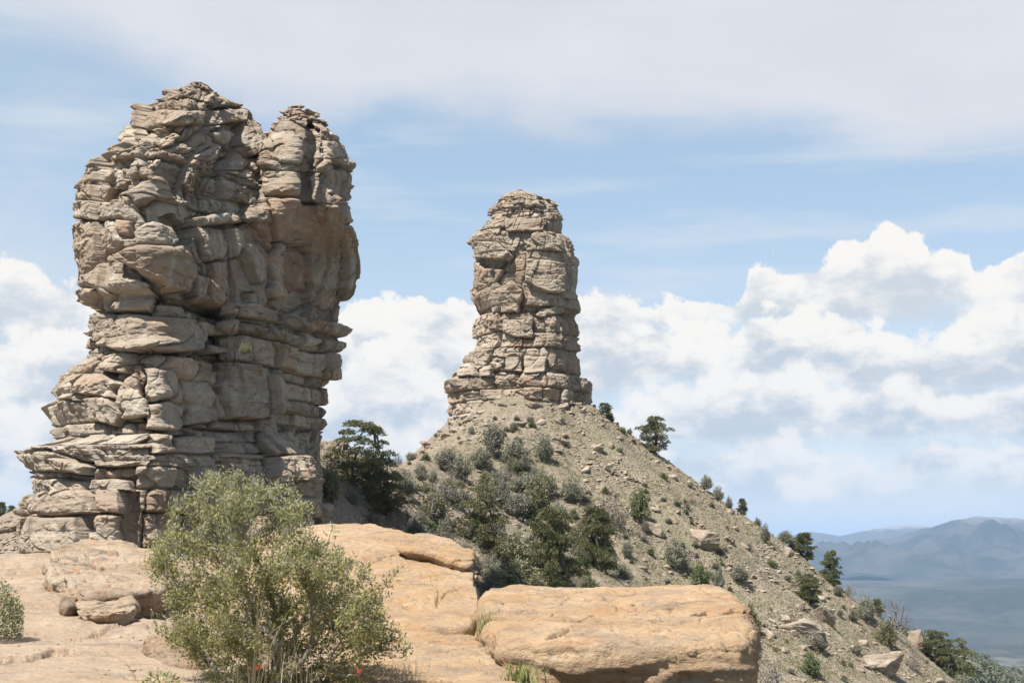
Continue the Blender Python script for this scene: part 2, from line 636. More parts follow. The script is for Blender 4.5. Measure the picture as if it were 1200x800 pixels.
def make_haze():
    m = bpy.data.materials.new('haze')
    m.use_nodes = True
    m.node_tree.nodes.clear()
    t = NT(m.node_tree)
    v = t.new('ShaderNodeVolumePrincipled')
    v.inputs['Color'].default_value = (.50, .70, 1.0, 1)
    v.inputs['Density'].default_value = HAZE
    v.inputs['Anisotropy'].default_value = 0.0
    o = t.new('ShaderNodeOutputMaterial')
    t.l.new(v.outputs[0], o.inputs['Volume'])
    w, z0, z1 = 46000.0, -620.0, 520.0
    vs = np.array([(x, y, z) for z in (z0, z1) for y in (-w, w) for x in (-w, w)], float)
    fs = np.array([(0, 2, 3, 1), (4, 5, 7, 6), (0, 1, 5, 4), (2, 6, 7, 3), (0, 4, 6, 2), (1, 3, 7, 5)])
    me = mesh_np('haze', vs, fs, m, smooth=False)
    tag(link('haze', me), 'thin blue haze over the valley and mountains', 'haze', kind='stuff')


HAZE = 4.0e-5
make_haze()
# ================================================================ the rock towers
def rock_material(name, light=(.34, .283, .213), dark=(.175, .137, .10), brown=(.30, .19, .122)):
    m, t, b = new_mat(name)
    geo = t.new('ShaderNodeNewGeometry')
    pos = geo.outputs['Position']
    att = t.new('ShaderNodeAttribute', attribute_name='tone')
    R_, G_, B_ = t.sep(att.outputs['Vector'])      # light/dark bed, brown stain, seed of the block
    strat = t.noise(t.vmath('MULTIPLY', pos, (.05, .05, 1.5)), 1.0, 5, .6)
    n = t.noise(pos, .55, 6, .62)
    fine = t.noise(pos, 5.0, 5, .68)
    c = t.mix(t.step(t.math('MULTIPLY_ADD', t.math('SUBTRACT', n, .5), 1.3, R_), .2, .8), dark, light)
    c = t.mix(t.math('MULTIPLY', t.step(strat, .45, .68), .35), c, (.43, .39, .33))
    st = t.step(t.math('MULTIPLY_ADD', t.math('SUBTRACT', n, .5), 1.1, G_), .3, .75)
    c = t.mix(t.math('MULTIPLY', st, .85), c, brown)
    band = t.noise(t.vmath('MULTIPLY', pos, (.02, .02, .35)), 1.0, 3, .5)
    c = t.mix(t.math('MULTIPLY', t.step(band, .48, .62), .55), c, (.20, .14, .095))
    streak = t.noise(t.vmath('MULTIPLY', pos, (1.1, 1.1, .07)), 1.0, 4, .55)
    c = t.mix(t.math('MULTIPLY', t.step(streak, .54, .70), .45), c, (.13, .115, .10))
    streak2 = t.noise(t.vmath('MULTIPLY', pos, (.8, .8, .05)), 1.3, 3, .5)
    c = t.mix(t.math('MULTIPLY', t.step(streak2, .58, .7), .25), c, (.50, .46, .40))
    sp = t.step(fine, .60, .74)
    c = t.mix(t.math('MULTIPLY', sp, .35), c, (.15, .14, .115))
    c = t.mix(.24, c, t.mix(B_, (.12, .092, .068), (.52, .46, .38)))
    rust = t.noise(t.vmath('MULTIPLY', pos, (.30, .30, .22)), 1.0, 5, .62)
    c = t.mix(t.math('MULTIPLY', t.step(rust, .55, .68), .42), c, (.275, .168, .108))
    scar = t.noise(t.vmath('MULTIPLY', pos, (.42, .42, .35)), 1.7, 4, .6)
    c = t.mix(t.math('MULTIPLY', t.step(scar, .60, .66), .45), c, (.42, .36, .28))
    t.put(b.inputs['Base Color'], c)
    bump = t.new('ShaderNodeBump')
    bump.inputs['Strength'].default_value = .75
    bump.inputs['Distance'].default_value = .12
    t.put(bump.inputs['Height'], t.math('ADD', t.math('MULTIPLY', fine, .7), t.math('ADD', strat, n)))
    t.put(b.inputs['Normal'], bump.outputs[0])
    return m


ROCK = rock_material('grey tan sandstone')
ROCK_FAR = rock_material('warm tan sandstone', light=(.315, .253, .182), dark=(.185, .143, .10), brown=(.27, .18, .115))


def poly_inside(px, py, P):
    ins = np.zeros(px.shape, bool)
    dmin = np.full(px.shape, 1e9)
    n = len(P)
    for i in range(n):
        x0, y0 = P[i]
        x1, y1 = P[(i + 1) % n]
        if y0 != y1:
            c = ((y0 > py) != (y1 > py)) & (px < (x1 - x0) * (py - y0) / (y1 - y0) + x0)
            ins ^= c
        L2 = (x1 - x0) ** 2 + (y1 - y0) ** 2 + 1e-9
        t = np.clip(((px - x0) * (x1 - x0) + (py - y0) * (y1 - y0)) / L2, 0, 1)
        dmin = np.minimum(dmin, np.hypot(px - x0 - t * (x1 - x0), py - y0 - t * (y1 - y0)))
    return ins, dmin


def rock_tower(Y0, left, right, plan, depth, strata, feats, nt, nz, seed, split, mats, name_root, lean=None, slim=.5, fscale=1.2, mj=1.1, plan2=None, blend=None):
    """A stratified rock mass. left/right: silhouette (row, column) in the photograph at depth Y0; plan: outline seen from above
    in half widths (x) and depth units (y, negative towards the camera); strata: beds from the top down; feats: single blocks and
    hollows. Returns part meshes, cut at the rows in split."""
    pm = Y0 / FPX                                     # metres per photograph pixel
    y_top, y_bot = left[0][0], left[-1][0]
    rows = np.linspace(y_top, y_bot, nz)
    Lx = np.interp(rows, [p[0] for p in left], [p[1] for p in left])
    Rx = np.interp(rows, [p[0] for p in right], [p[1] for p in right])
    aL, bL = ray(Lx, rows)
    aR, bR = ray(Rx, rows)
    zrow = (bL + bR) / 2 * Y0
    cx, hw = (aL + aR) / 2 * Y0, (aR - aL) / 2 * Y0
    hw = hw - slim * np.clip(hw / np.median(hw), .2, 1)
    # plan curve, corners slightly rounded
    def outline(pl):
        P = np.array(pl, float)
        for _ in range(2):
            Q = np.roll(P, -1, 0)
            P = np.stack([P * .8 + Q * .2, P * .2 + Q * .8], 1).reshape(-1, 2)
        return np.vstack([P, P[:1]])
    P = outline(plan)
    hw0 = np.median(hw)
    seg = np.hypot(np.diff(P[:, 0]) * hw0, np.diff(P[:, 1]) * depth)
    front = (P[:-1, 1] + P[1:, 1]) / 2 < .3
    wgt = seg * np.where(front, 1.0, .22)
    cum = np.concatenate([[0], np.cumsum(wgt)])
    arc = np.concatenate([[0], np.cumsum(seg)])
    tt = np.linspace(0, cum[-1], nt, endpoint=False)
    s = np.interp(tt, cum, arc)

    def sampled(P):
        ux, uy = np.interp(tt, cum, P[:, 0]), np.interp(tt, cum, P[:, 1])
        nx = np.gradient(np.concatenate([uy[-2:], uy, uy[:2]]))[2:-2] * depth
        ny = -np.gradient(np.concatenate([ux[-2:], ux, ux[:2]]))[2:-2] * hw0
        ker = np.ones(9) / 9
        nx = np.convolve(np.concatenate([nx[-4:], nx, nx[:4]]), ker, 'valid')
        ny = np.convolve(np.concatenate([ny[-4:], ny, ny[:4]]), ker, 'valid')
        return ux[None], uy[None], nx[None], ny[None]
    ux, uy, nx, ny = sampled(P)
    if plan2:
        wb = np.interp(rows, [b[0] for b in blend], [b[1] for b in blend])[:, None]
        ux, uy, nx, ny = (a * (1 - wb) + b * wb for a, b in zip((ux, uy, nx, ny), sampled(outline(plan2))))
    ln = np.hypot(nx, ny)
    nx, ny = nx / ln, ny / ln
    lean_y = np.interp(rows, [p[0] for p in lean], [p[1] for p in lean]) if lean else np.zeros(nz)
    kk = (Y0 + lean_y) / Y0
    cx, hw = cx * kk, hw * kk
    shrink = np.clip(hw / hw0, .15, 1.6)
    X = cx[:, None] + hw[:, None] * ux
    Y = Y0 + lean_y[:, None] + depth * np.sqrt(shrink)[:, None] * uy
    Z = np.repeat(zrow[:, None], nt, 1)
    S = np.repeat(s[None], nz, 0)
    PX, PY = project(X, Y, Z)
    # the bed rows are measured in the photograph at Y0; use the row of the grid itself for beds
    ROW = np.repeat(rows[:, None], nt, 1)
    wob = fbm(S / 7.0, ROW / 40.0, 0, 3, .5, seed) * 3.0
    ROWw = ROW + wob
    h = np.zeros_like(X)
    tone = np.full(X.shape, .5)
    brown = np.zeros_like(X)
    bseed = np.full(X.shape, .5)
    calm = np.ones_like(X)
    for k, st in enumerate(strata):
        r0, r1 = st['r']
        m = (ROWw >= r0) & (ROWw < r1)
        if not m.any():
            continue
        q, sv, rv = h[m], S[m], ROWw[m]
        H = (r1 - r0) * pm
        v = (rv - r0) * pm                               # metres below the top of the bed
        u = sv + fbm(sv / 3, v / 2, 0, 2, .5, seed + k) * st.get('wig', .35)
        bw, bh = st.get('bw', 3.0), st.get('bh', H)
        amp = st.get('amp', .5) * (.65 if st.get('style') == 'thin' else 1.0)
        ps = seed + 100 * k
        style = st.get('style', 'blocks')
        if style == 'blocks':
            nrow = max(1, int(round(H / bh)))
            rowi = np.clip((v / H * nrow).astype(int), 0, nrow - 1)
            vv = v - rowi * H / nrow
            hh = H / nrow
            uu = u / bw + rnd(rowi, 5, 0, ps) * 7
            ci = np.floor(uu).astype(np.int64)
            e0 = ci + (rnd(ci, rowi, 1, ps) - .5) * .7
            e1 = ci + 1 + (rnd(ci + 1, rowi, 1, ps) - .5) * .7
            ci = np.where(uu < e0, ci - 1, np.where(uu > e1, ci + 1, ci))
            e0 = ci + (rnd(ci, rowi, 1, ps) - .5) * .7
            e1 = ci + 1 + (rnd(ci + 1, rowi, 1, ps) - .5) * .7
            de = np.minimum(uu - e0, e1 - uu) * bw
            dv = np.minimum(vv, hh - vv)
            off = (rnd(ci, rowi, 2, ps) - .5) * 2 * amp
            tl = (rnd(ci, rowi, 3, ps) - .5) * .9 * amp
            tz = (rnd(ci, rowi, 4, ps) - .5) * .45 * amp
            q = q + off + tl * ((uu - e0) / np.maximum(e1 - e0, .2) - .5) + tz * (vv / hh - .5)
            rd = st.get('round', .35)
            ei = np.where(uu - e0 < e1 - uu, ci, ci + 1)
            jd = .15 + 1.25 * rnd(ei, rowi, 11, ps) ** 1.6
            q = q - st.get('joint', .5) * (jd * np.exp(-np.maximum(de, 0) / (rd * .24)) + .8 * np.exp(-np.maximum(dv, 0) / (rd * .2)))
            bseed[m] = rnd(ci, rowi, 9, ps)
            tone[m] = .5 + (rnd(ci, rowi, 8, ps) - .5) * .5
            brown[m] = np.where(rnd(ci, rowi, 7, ps) > 1 - st.get('brown', .2), .6, .08)
        elif style == 'facets':
            uw = u + fbm(sv / 1.7, v / 1.7, 3, 3, .5, ps + 3) * .35 * bw * .5
            vw = v + fbm(sv / 1.7, v / 1.7, 9, 3, .5, ps + 4) * .35 * bh * .5
            ci, cj, f1, fe, du, dv = voronoi(uw / bw, vw / bh, ps)
            off = (rnd(ci, cj, 2, ps) - .5) * 2 * amp
            gx = (rnd(ci, cj, 3, ps) - .5) * 1.5 * amp
            gy = (rnd(ci, cj, 4, ps) - .55) * .9 * amp
            q = q + off + gx * du + gy * dv - 1.3 * st.get('joint', .3) * np.exp(-fe / .03)
            bseed[m] = rnd(ci, cj, 9, ps)
            brown[m] = np.where(rnd(ci, cj, 7, ps) > 1 - st.get('brown', .4), .62, .1)
            tone[m] = .5 + (rnd(ci, cj, 8, ps) - .5) * .4
        elif style == 'cobbles':
            ci, cj, f1, fe, du, dv = voronoi(u / bw, v / bh, ps)
            dome = np.sqrt(np.clip(1 - (du * 1.25) ** 2 - (dv * 1.25) ** 2, 0, 1))
            q = q + amp * (dome * 1.3 - .7) + (rnd(ci, cj, 2, ps) - .5) * amp - st.get('joint', .3) * np.exp(-fe / .07)
            bseed[m] = rnd(ci, cj, 9, ps)
            brown[m] = np.where(rnd(ci, cj, 7, ps) > 1 - st.get('brown', .1), .6, .05)
            tone[m] = .55 + (rnd(ci, cj, 8, ps) - .5) * .4
        elif style == 'thin':
            th = st.get('th', .42)
            vz = v / th + fbm(sv / 4, v / 4, 2, 3, .5, ps + 1) * .8
            li = np.floor(vz).astype(np.int64)
            lf = vz - li
            cu = u / bw + rnd(li, 3, 0, ps) * 9
            cc = np.floor(cu).astype(np.int64)
            ce = np.minimum(cu - cc, 1 - (cu - cc)) * bw
            q = q + (rnd(li, 0, 0, ps) - .5) * amp * 1.2 + (rnd(li, cc, 2, ps) - .5) * amp * 1.3
            q = q - .32 * amp * np.exp(-np.minimum(lf, 1 - lf) * th / .05) - .4 * amp * np.exp(-ce / .07)
            bseed[m] = rnd(li, cc, 9, ps)
            brown[m] = np.where(rnd(li, cc, 7, ps) > 1 - st.get('brown', .2), .5, .05)
            tone[m] = .45 + (rnd(li, cc, 8, ps) - .5) * .55
        if style == 'facets':
            calm[m] = st.get('calm', .6)
        # the recessed joint under and over each bed
        dj = np.minimum(v, H - v)
        q = q - .75 * st.get('gap', .45) * np.clip(.55 + 1.6 * fbm(sv / 3.5, rv / 30, k, 2, .5, ps + 60), .0, 1.4) * np.exp(-dj / .07)
        h[m] = q + st.get('off', 0.0)
        tone[m] += st.get('tone', 0.0)
    # single blocks, slabs and hollows
    visible = ny < .35 + 0 * X
    PXw = PX + fbm(S / 1.6, ROW / 14, 5, 3, .5, seed + 900) * 2.4
    PYw = PY + fbm(S / 1.6, ROW / 14, 8, 3, .5, seed + 901) * 2.4
    for fi, ft in enumerate(feats):
        pts, d = ft[0], ft[1] * fscale
        gx, gy = (ft[2] * fscale, ft[3] * fscale) if len(ft) > 3 else (0, 0)
        tn = ft[4] if len(ft) > 4 else None
        xs, ys = [p[0] for p in pts], [p[1] for p in pts]
        mx = visible & (PXw > min(xs) - 6) & (PXw < max(xs) + 6) & (PYw > min(ys) - 6) & (PYw < max(ys) + 6)
        if not mx.any():
            continue
        ins, dist = poly_inside(PXw[mx], PYw[mx], pts)
        dm = dist * pm
        cx_, cy_ = sum(xs) / len(xs), sum(ys) / len(ys)
        face = np.clip(-ny * 1.5 - .05, .05, 1) * np.ones_like(X)
        plane = d + gx * (PXw[mx] - cx_) * pm + gy * (PYw[mx] - cy_) * pm
        old = h[mx]
        plane = plane * face[mx]
        if d >= 0:
            body = plane + .10 * old - .30 * np.exp(-dm / .07)
            g = old - np.where(dm < 1.2, .45 * np.exp(-dm / .16), 0)      # crack all round it
        else:
            body = plane + .22 * old + .3 * np.exp(-dm / .5)
            g = old
        h[mx] = np.where(ins, body, g)
        calm[mx] = np.where(ins, .5, calm[mx])
        if tn is not None:
            b_ = brown[mx]
            brown[mx] = np.where(ins, tn, b_)
            o_ = bseed[mx]
            bseed[mx] = np.where(ins, .5 + .4 * (rnd(fi, 3, 1, seed) - .5), o_)
            q_ = tone[mx]
            tone[mx] = np.where(ins, .58, q_)
    # hairline breaks
    wu = S / 1.5 + fbm(S / 1.4, Z / 1.4, 21, 3, .5, seed + 78) * .35
    wv = Z / 1.9 + fbm(S / 1.4, Z / 1.4, 25, 3, .5, seed + 79) * .35
    ci, cj, f1, fe, du, dv = voronoi(wu, wv, seed + 77)
    keep = sstep(-.05, .25, fbm(X / 4, Y / 4, Z / 4, 2, .5, seed + 74))
    h += keep * (-.16 * np.exp(-fe / .035) + (rnd(ci, cj, 2, 77) - .5) * .22)
    # master joints: tall vertical columns that step in and out through all the beds
    wu = S + fbm(S / 5, Z / 9, 14, 2, .5, seed + 75) * 1.6
    ci, cj, f1, fe, du, dv = voronoi(wu / 3.6, Z / 15.0, seed + 76)
    h += mj * ((rnd(ci, cj, 2, 76) - .5) * 1.0 + (rnd(ci, cj, 3, 76) - .5) * 1.3 * du - .18 * np.exp(-fe / .02)) * (.35 + .65 * calm)
    # bedding lines, weathering and grain
    zz = Z + fbm(X / 9, Y / 9, Z / 9, 2, .5, seed + 7) * .7
    h += fbm(zz * 2.2, X * .10, Y * .10, 4, .6, seed + 20) * .11 * (.1 + .9 * calm)
    h += fbm(X / 3.2, Y / 3.2, Z / 3.2, 3, .5, seed + 30) * .22 * (.4 + .6 * calm)
    # broken faces: flat facets of several sizes meeting in sharp arrises
    for sc, am, sd in ((3.4, .62, 80), (1.7, .46, 81), (.85, .24, 82), (.42, .09, 83)):
        wu = S + fbm(S / sc, Z / sc, 4, 2, .5, seed + sd) * .5 * sc
        wv = Z + fbm(S / sc, Z / sc, 6, 2, .5, seed + sd + 9) * .4 * sc
        ci, cj, f1, fe, du, dv = voronoi(wu / sc, wv / (sc * .75), seed + sd)
        keep = sstep(-.25, .35, fbm(X / 5, Y / 5, Z / 4, 2, .5, seed + sd + 5) + .12)
        h += am * calm * keep * ((rnd(ci, cj, 2, sd) - .5) * .7 + (rnd(ci, cj, 3, sd) - .5) * 2.0 * du + (rnd(ci, cj, 4, sd) - .57) * 1.1 * dv)
    rid = 1 - np.abs(fbm(X / 1.1, Y / 1.1, Z / .8, 4, .55, seed + 40)) * 2
    h += (rid * .13 - .05) * (.35 + .65 * calm)
    h += fbm(X / .28, Y / .28, Z / .2, 3, .6, seed + 50) * .055
    # the very top closes gently
    h *= np.clip((rows - y_top) / 6.0 + .25, .25, 1)[:, None]
    X = X + nx * h
    Y = Y + ny * h
    Z = Z + fbm(X / 2.0, Y / 2.0, Z / 2.0, 3, .5, seed + 60) * .12
    cols = np.stack([np.clip(tone, 0, 1), brown, bseed], -1)
    out = []
    idx = [0] + [int(round((r - y_top) / (y_bot - y_top) * (nz - 1))) for r in split] + [nz - 1]
    for k in range(len(idx) - 1):
        a, b_ = idx[k], idx[k + 1] + 1
        v = np.stack([X[a:b_], Y[a:b_], Z[a:b_]], -1).reshape(-1, 3)
        c = cols[a:b_].reshape(-1, 3)
        f = grid_faces(b_ - a, nt, wrap=True)[:, ::-1]
        if k == 0:                                       # close the top with rings running to its middle
            top = v[:nt]
            cen = top.mean(0)
            rings = [top]
            for q in (.75, .5, .25, .02):
                ring = cen + (top - cen) * q
                ring[:, 2] = cen[2] + (1 - q) * .1 + fbm(ring[:, 0] * 1.3, ring[:, 1] * 1.3, 0, 3, .5, seed + 70) * .3 * min(1, 4 * (1 - q)) + (top[:, 2] - cen[2]) * q
                rings.append(ring)
            base = len(v)
            v = np.vstack([v] + rings[1:])
            c = np.vstack([c] + [c[:nt]] * 4)
            ids = np.vstack([np.arange(nt)] + [base + np.arange(nt) + i * nt for i in range(4)])
            j = np.arange(nt)
            j2 = (j + 1) % nt
            f = np.vstack([f] + [np.stack([ids[i][j], ids[i][j2], ids[i + 1][j2], ids[i + 1][j]], -1) for i in range(4)])
        out.append(mesh_np(name_root, v, f, mats, cols=c))
    return out


def T(pts):
    return [(y, x) for x, y in pts]


# ---- the near, wide tower: its front mass and the second summit behind it
L_A = T([(203, 100), (199, 107), (190, 117), (173, 124), (161, 131), (160, 141), (158, 152), (152, 174), (149, 184), (136, 189), (134, 196), (113, 203), (108, 208), (104, 220), (98, 232), (95, 245), (93, 262), (92, 275), (90, 305), (93, 320), (97, 335), (99, 359),
         (104, 362), (121, 366), (122, 372), (118, 376), (119, 384), (122, 390), (123, 418), (114, 424), (106, 430), (97, 440), (90, 447), (88, 456), (80, 466), (86, 473), (70, 484), (73, 490), (80, 500), (84, 516), (76, 523), (66, 527), (36, 533), (36, 537), (45, 548), (50, 556), (52, 580), (43, 590), (36, 606), (35, 646), (33, 672)])
R_A = T([(297, 100), (302, 105), (310, 112), (317, 124), (322, 132), (324, 145), (326, 155), (322, 178), (320, 198), (316, 210), (316, 232), (316, 250), (316, 275), (318, 300), (318, 340), (316, 370), (308, 372), (306, 412), (316, 425), (320, 448), (321, 480), (316, 490), (318, 505), (338, 522), (356, 538), (360, 560), (352, 572), (356, 590), (362, 620), (366, 672)])
L_B = T([(333, 128), (328, 137), (326, 150), (300, 165), (280, 200), (270, 300), (270, 672)])
R_B = T([(377, 128), (382, 142), (392, 150), (404, 159), (413, 165), (417, 176), (419, 203), (415, 225), (413, 232), (416, 243), (417, 262), (421, 280), (422, 300), (423, 313), (418, 330), (410, 350), (407, 364), (407, 381), (404, 384), (404, 390), (405, 398), (402, 407), (396, 412), (395, 440), (390, 447), (384, 454), (383, 468), (387, 478), (385, 495), (379, 506), (377, 540), (380, 600), (384, 672)])

PLAN_A = [(-1, .25), (-.96, -.30), (-.66, -.72), (-.14, -1.0), (.12, -1.0), (.24, -.84), (.34, -.52), (.58, -.12), (.96, .2), (1.0, .4), (.6, .6), (-.5, .6), (-.9, .5)]
PLAN_B = [(-1, -.2), (-.35, -.62), (-.2, -.82), (.20, -.88), (.34, -.78), (.42, -.64), (.50, -.64), (.58, -.76), (.84, -.66), (.97, -.30), (1.0, -.02), (.7, .1), (-.7, .1), (-1, 0)]

PLAN_A2 = [(-1, .25), (-.96, -.30), (-.66, -.72), (-.14, -1.0), (.06, -1.0), (.22, -.82), (.40, -.60), (.62, -.32), (.96, .1), (1.0, .4), (.6, .6), (-.5, .6), (-.9, .5)]

STRATA_A = [
    dict(r=(90, 109), style='thin', th=.35, bw=1.6, amp=.55, off=-.1, brown=.5, tone=-.15),
    dict(r=(109, 130), style='facets', bw=2.2, bh=1.1, amp=.55, off=-.1, tone=.05, brown=.12),
    dict(r=(130, 148), style='blocks', bw=3.6, amp=.4, off=.2, gap=.6, round=.5, tone=.1, brown=.05),
    dict(r=(148, 206), style='cobbles', bw=1.9, bh=1.5, amp=.75, off=-.1, joint=.4, tone=.2, gap=.5, brown=.1),
    dict(r=(206, 216), style='thin', th=.4, bw=2.4, amp=.5, off=.3, tone=-.05, gap=.6),
    dict(r=(216, 240), style='thin', th=.75, bw=2.2, amp=.6, off=.0, tone=0, brown=.12, gap=.6),
    dict(r=(240, 262), style='facets', bw=2.4, bh=1.3, amp=.6, off=.1, gap=.4, brown=.12),
    dict(r=(262, 366), style='facets', bw=4.2, bh=3.8, amp=.7, calm=.45, off=.25, joint=.35, gap=.7, brown=.55),
    dict(r=(366, 374), style='thin', th=.4, bw=1.5, amp=.4, off=-1.0, gap=.2, tone=-.25),
    dict(r=(374, 413), style='blocks', bw=3.0, bh=1.3, amp=.5, off=.0, gap=.6, round=.4, brown=.15),
    dict(r=(413, 432), style='thin', th=.4, bw=1.3, amp=.75, off=-.5, brown=.45, tone=-.05),
    dict(r=(432, 506), style='facets', bw=3.2, bh=2.8, amp=.65, off=.1, gap=.7, brown=.12, joint=.5),
    dict(r=(506, 533), style='blocks', bw=1.9, bh=1.0, amp=.42, off=-.1, gap=.55, brown=.1),
    dict(r=(533, 558), style='thin', th=.5, bw=1.5, amp=.55, off=.05, brown=.12),
    dict(r=(558, 605), style='blocks', bw=2.6, bh=1.55, amp=.5, off=.05, gap=.6, round=.4, brown=.2),
    dict(r=(605, 690), style='blocks', bw=3.4, bh=2.9, amp=.5, off=.1, gap=.6, round=.4, brown=.25),
]
FEATS_A = [
    ([(92, 262), (120, 258), (126, 272), (129, 310), (112, 340), (98, 338), (88, 310), (88, 280)], .25, 0, 0, .55),
    ([(98, 236), (145, 238), (147, 257), (98, 259)], .55, 0, 0, .1),
    ([(115, 325), (128, 300), (150, 292), (158, 322), (172, 332), (185, 347), (182, 368), (140, 367), (136, 350), (118, 338)], .75, .05, .25, .25),
    ([(152, 303), (165, 294), (195, 291), (211, 306), (215, 326), (205, 340), (187, 343), (170, 324)], 1.25, .05, -.1, .55),
    ([(145, 258), (160, 262), (158, 281), (144, 276)], .35, 0, 0, .75),
    ([(160, 275), (175, 261), (190, 269), (196, 281), (188, 291), (165, 293)], .75, .2, .1, .3),
    ([(186, 254), (204, 250), (222, 262), (227, 276), (216, 288), (199, 289), (192, 272)], -1.7, 0, 0, .1),
    ([(224, 267), (258, 268), (263, 286), (255, 306), (237, 308), (229, 291)], 1.3, -.1, .12, .3),
    ([(221, 256), (260, 252), (270, 262), (226, 267)], 1.75, 0, 0, .05),
    ([(242, 309), (258, 307), (259, 330), (258, 356), (240, 353), (240, 331)], 1.35, .1, 0, .6),
    ([(224, 321), (242, 327), (237, 341), (226, 358)], .7, .2, 0, .3),
    ([(202, 343), (225, 341), (227, 366), (204, 369)], -1.3, 0, 0, .1),
    ([(98, 339), (116, 339), (138, 356), (136, 364), (99, 361)], .45, 0, .1, .4),
    ([(276, 285), (292, 288), (306, 303), (303, 328), (290, 332), (284, 310)], 1.0, -.4, 0, .1),
    ([(262, 268), (283, 272), (280, 292), (268, 303)], .9, -.5, 0, .3),
    ([(284, 345), (294, 344), (296, 358), (286, 360)], .8, -.3, 0, .1),
    ([(119, 369), (150, 371), (234, 377), (237, 398), (226, 412), (150, 413), (128, 401), (119, 386)], 1.15, .02, .10, .1),
    ([(240, 378), (275, 380), (276, 390), (240, 391)], .8, 0, 0, .1),
    ([(242, 403), (285, 405), (286, 413), (242, 414)], .9, 0, 0, .1),
    ([(130, 418), (148, 412), (159, 414), (146, 438), (124, 434)], .55, 0, 0, .1),
    ([(150, 427), (166, 428), (172, 444), (164, 457), (154, 452)], .15, .3, 0, 1.0),
    ([(172, 431), (198, 432), (209, 446), (206, 463), (194, 468), (172, 471)], .75, 0, .15, .1),
    ([(170, 476), (190, 470), (207, 476), (216, 500), (204, 507), (172, 503)], 1.0, .1, -.35, .1),
    ([(100, 440), (126, 438), (140, 452), (135, 468), (106, 462)], .7, 0, .1, .1),
    ([(145, 446), (160, 438), (170, 470), (172, 488), (146, 492), (138, 470)], .6, .15, .1, .15),
    ([(106, 468), (128, 466), (146, 486), (140, 500), (116, 492)], .6, 0, .1, .1),
    ([(210, 445), (236, 450), (251, 475), (249, 493), (217, 499)], 1.05, .12, .1, .1),
    ([(251, 457), (268, 468), (275, 489), (262, 492), (250, 488)], .85, .1, .1, .1),
    ([(266, 425), (292, 430), (300, 442), (301, 490), (262, 490), (256, 450)], 1.55, .25, 0, .15),
    ([(300, 440), (318, 449), (318, 481), (308, 489), (301, 488)], 1.9, -.5, 0, .1),
    ([(175, 509), (200, 509), (203, 531), (178, 532)], .65, 0, .1, .1),
    ([(205, 513), (246, 513), (247, 531), (207, 531)], .85, .1, 0, .1),
    ([(302, 497), (322, 506), (352, 536), (318, 534), (304, 520)], .6, -.2, .5, .05),
    ([(312, 536), (346, 531), (360, 540), (358, 556), (345, 563), (314, 566)], 1.5, -.1, 0, .1),
    ([(118, 561), (154, 562), (158, 576), (146, 602), (118, 601)], .65, 0, 0, .2),
    ([(119, 604), (142, 605), (140, 646), (116, 642)], .65, 0, 0, .15),
    ([(52, 560), (110, 563), (117, 602), (60, 605)], .7, .05, 0, .2),
    ([(34, 607), (109, 607), (111, 648), (34, 650)], .95, .08, 0, .35),
    ([(110, 604), (118, 604), (120, 650), (112, 650)], -1.4, 0, 0, .1),
    ([(144, 574), (165, 576), (161, 646), (143, 646)], -1.0, 0, 0, .1),
    ([(34, 533), (70, 530), (112, 545), (113, 556), (60, 551), (45, 551)], .7, 0, .1, .1),
    ([(78, 540), (95, 538), (116, 548), (112, 556), (84, 550)], 1.1, 0, 0, .05),
    ([(160, 133), (200, 129), (243, 131), (243, 146), (200, 147), (162, 151)], .5, .02, .06, .05),
    ([(247, 112), (285, 116), (286, 125), (248, 127)], .7, 0, .2, .05),
    ([(246, 130), (286, 129), (287, 143), (248, 146)], .75, 0, 0, .05),
    ([(246, 150), (284, 146), (284, 168), (270, 178), (256, 172), (246, 164)], -1.0, 0, 0, .2),
    ([(248, 158), (262, 150), (274, 158), (264, 168), (252, 166)], .6, 0, 0, .4),
    ([(282, 148), (302, 150), (310, 162), (304, 180), (290, 184), (282, 168)], .85, .1, .1, .2),
]
PLAN_B2 = [(-1, -.9), (-.7, -1.0), (-.5, -.94), (-.2, -.72), (0, -.55), (.15, -.42), (.28, -.30), (.42, -.18), (.68, .04), (.95, .2), (1, .26), (.7, .32), (-.7, .2), (-1, -.2)]

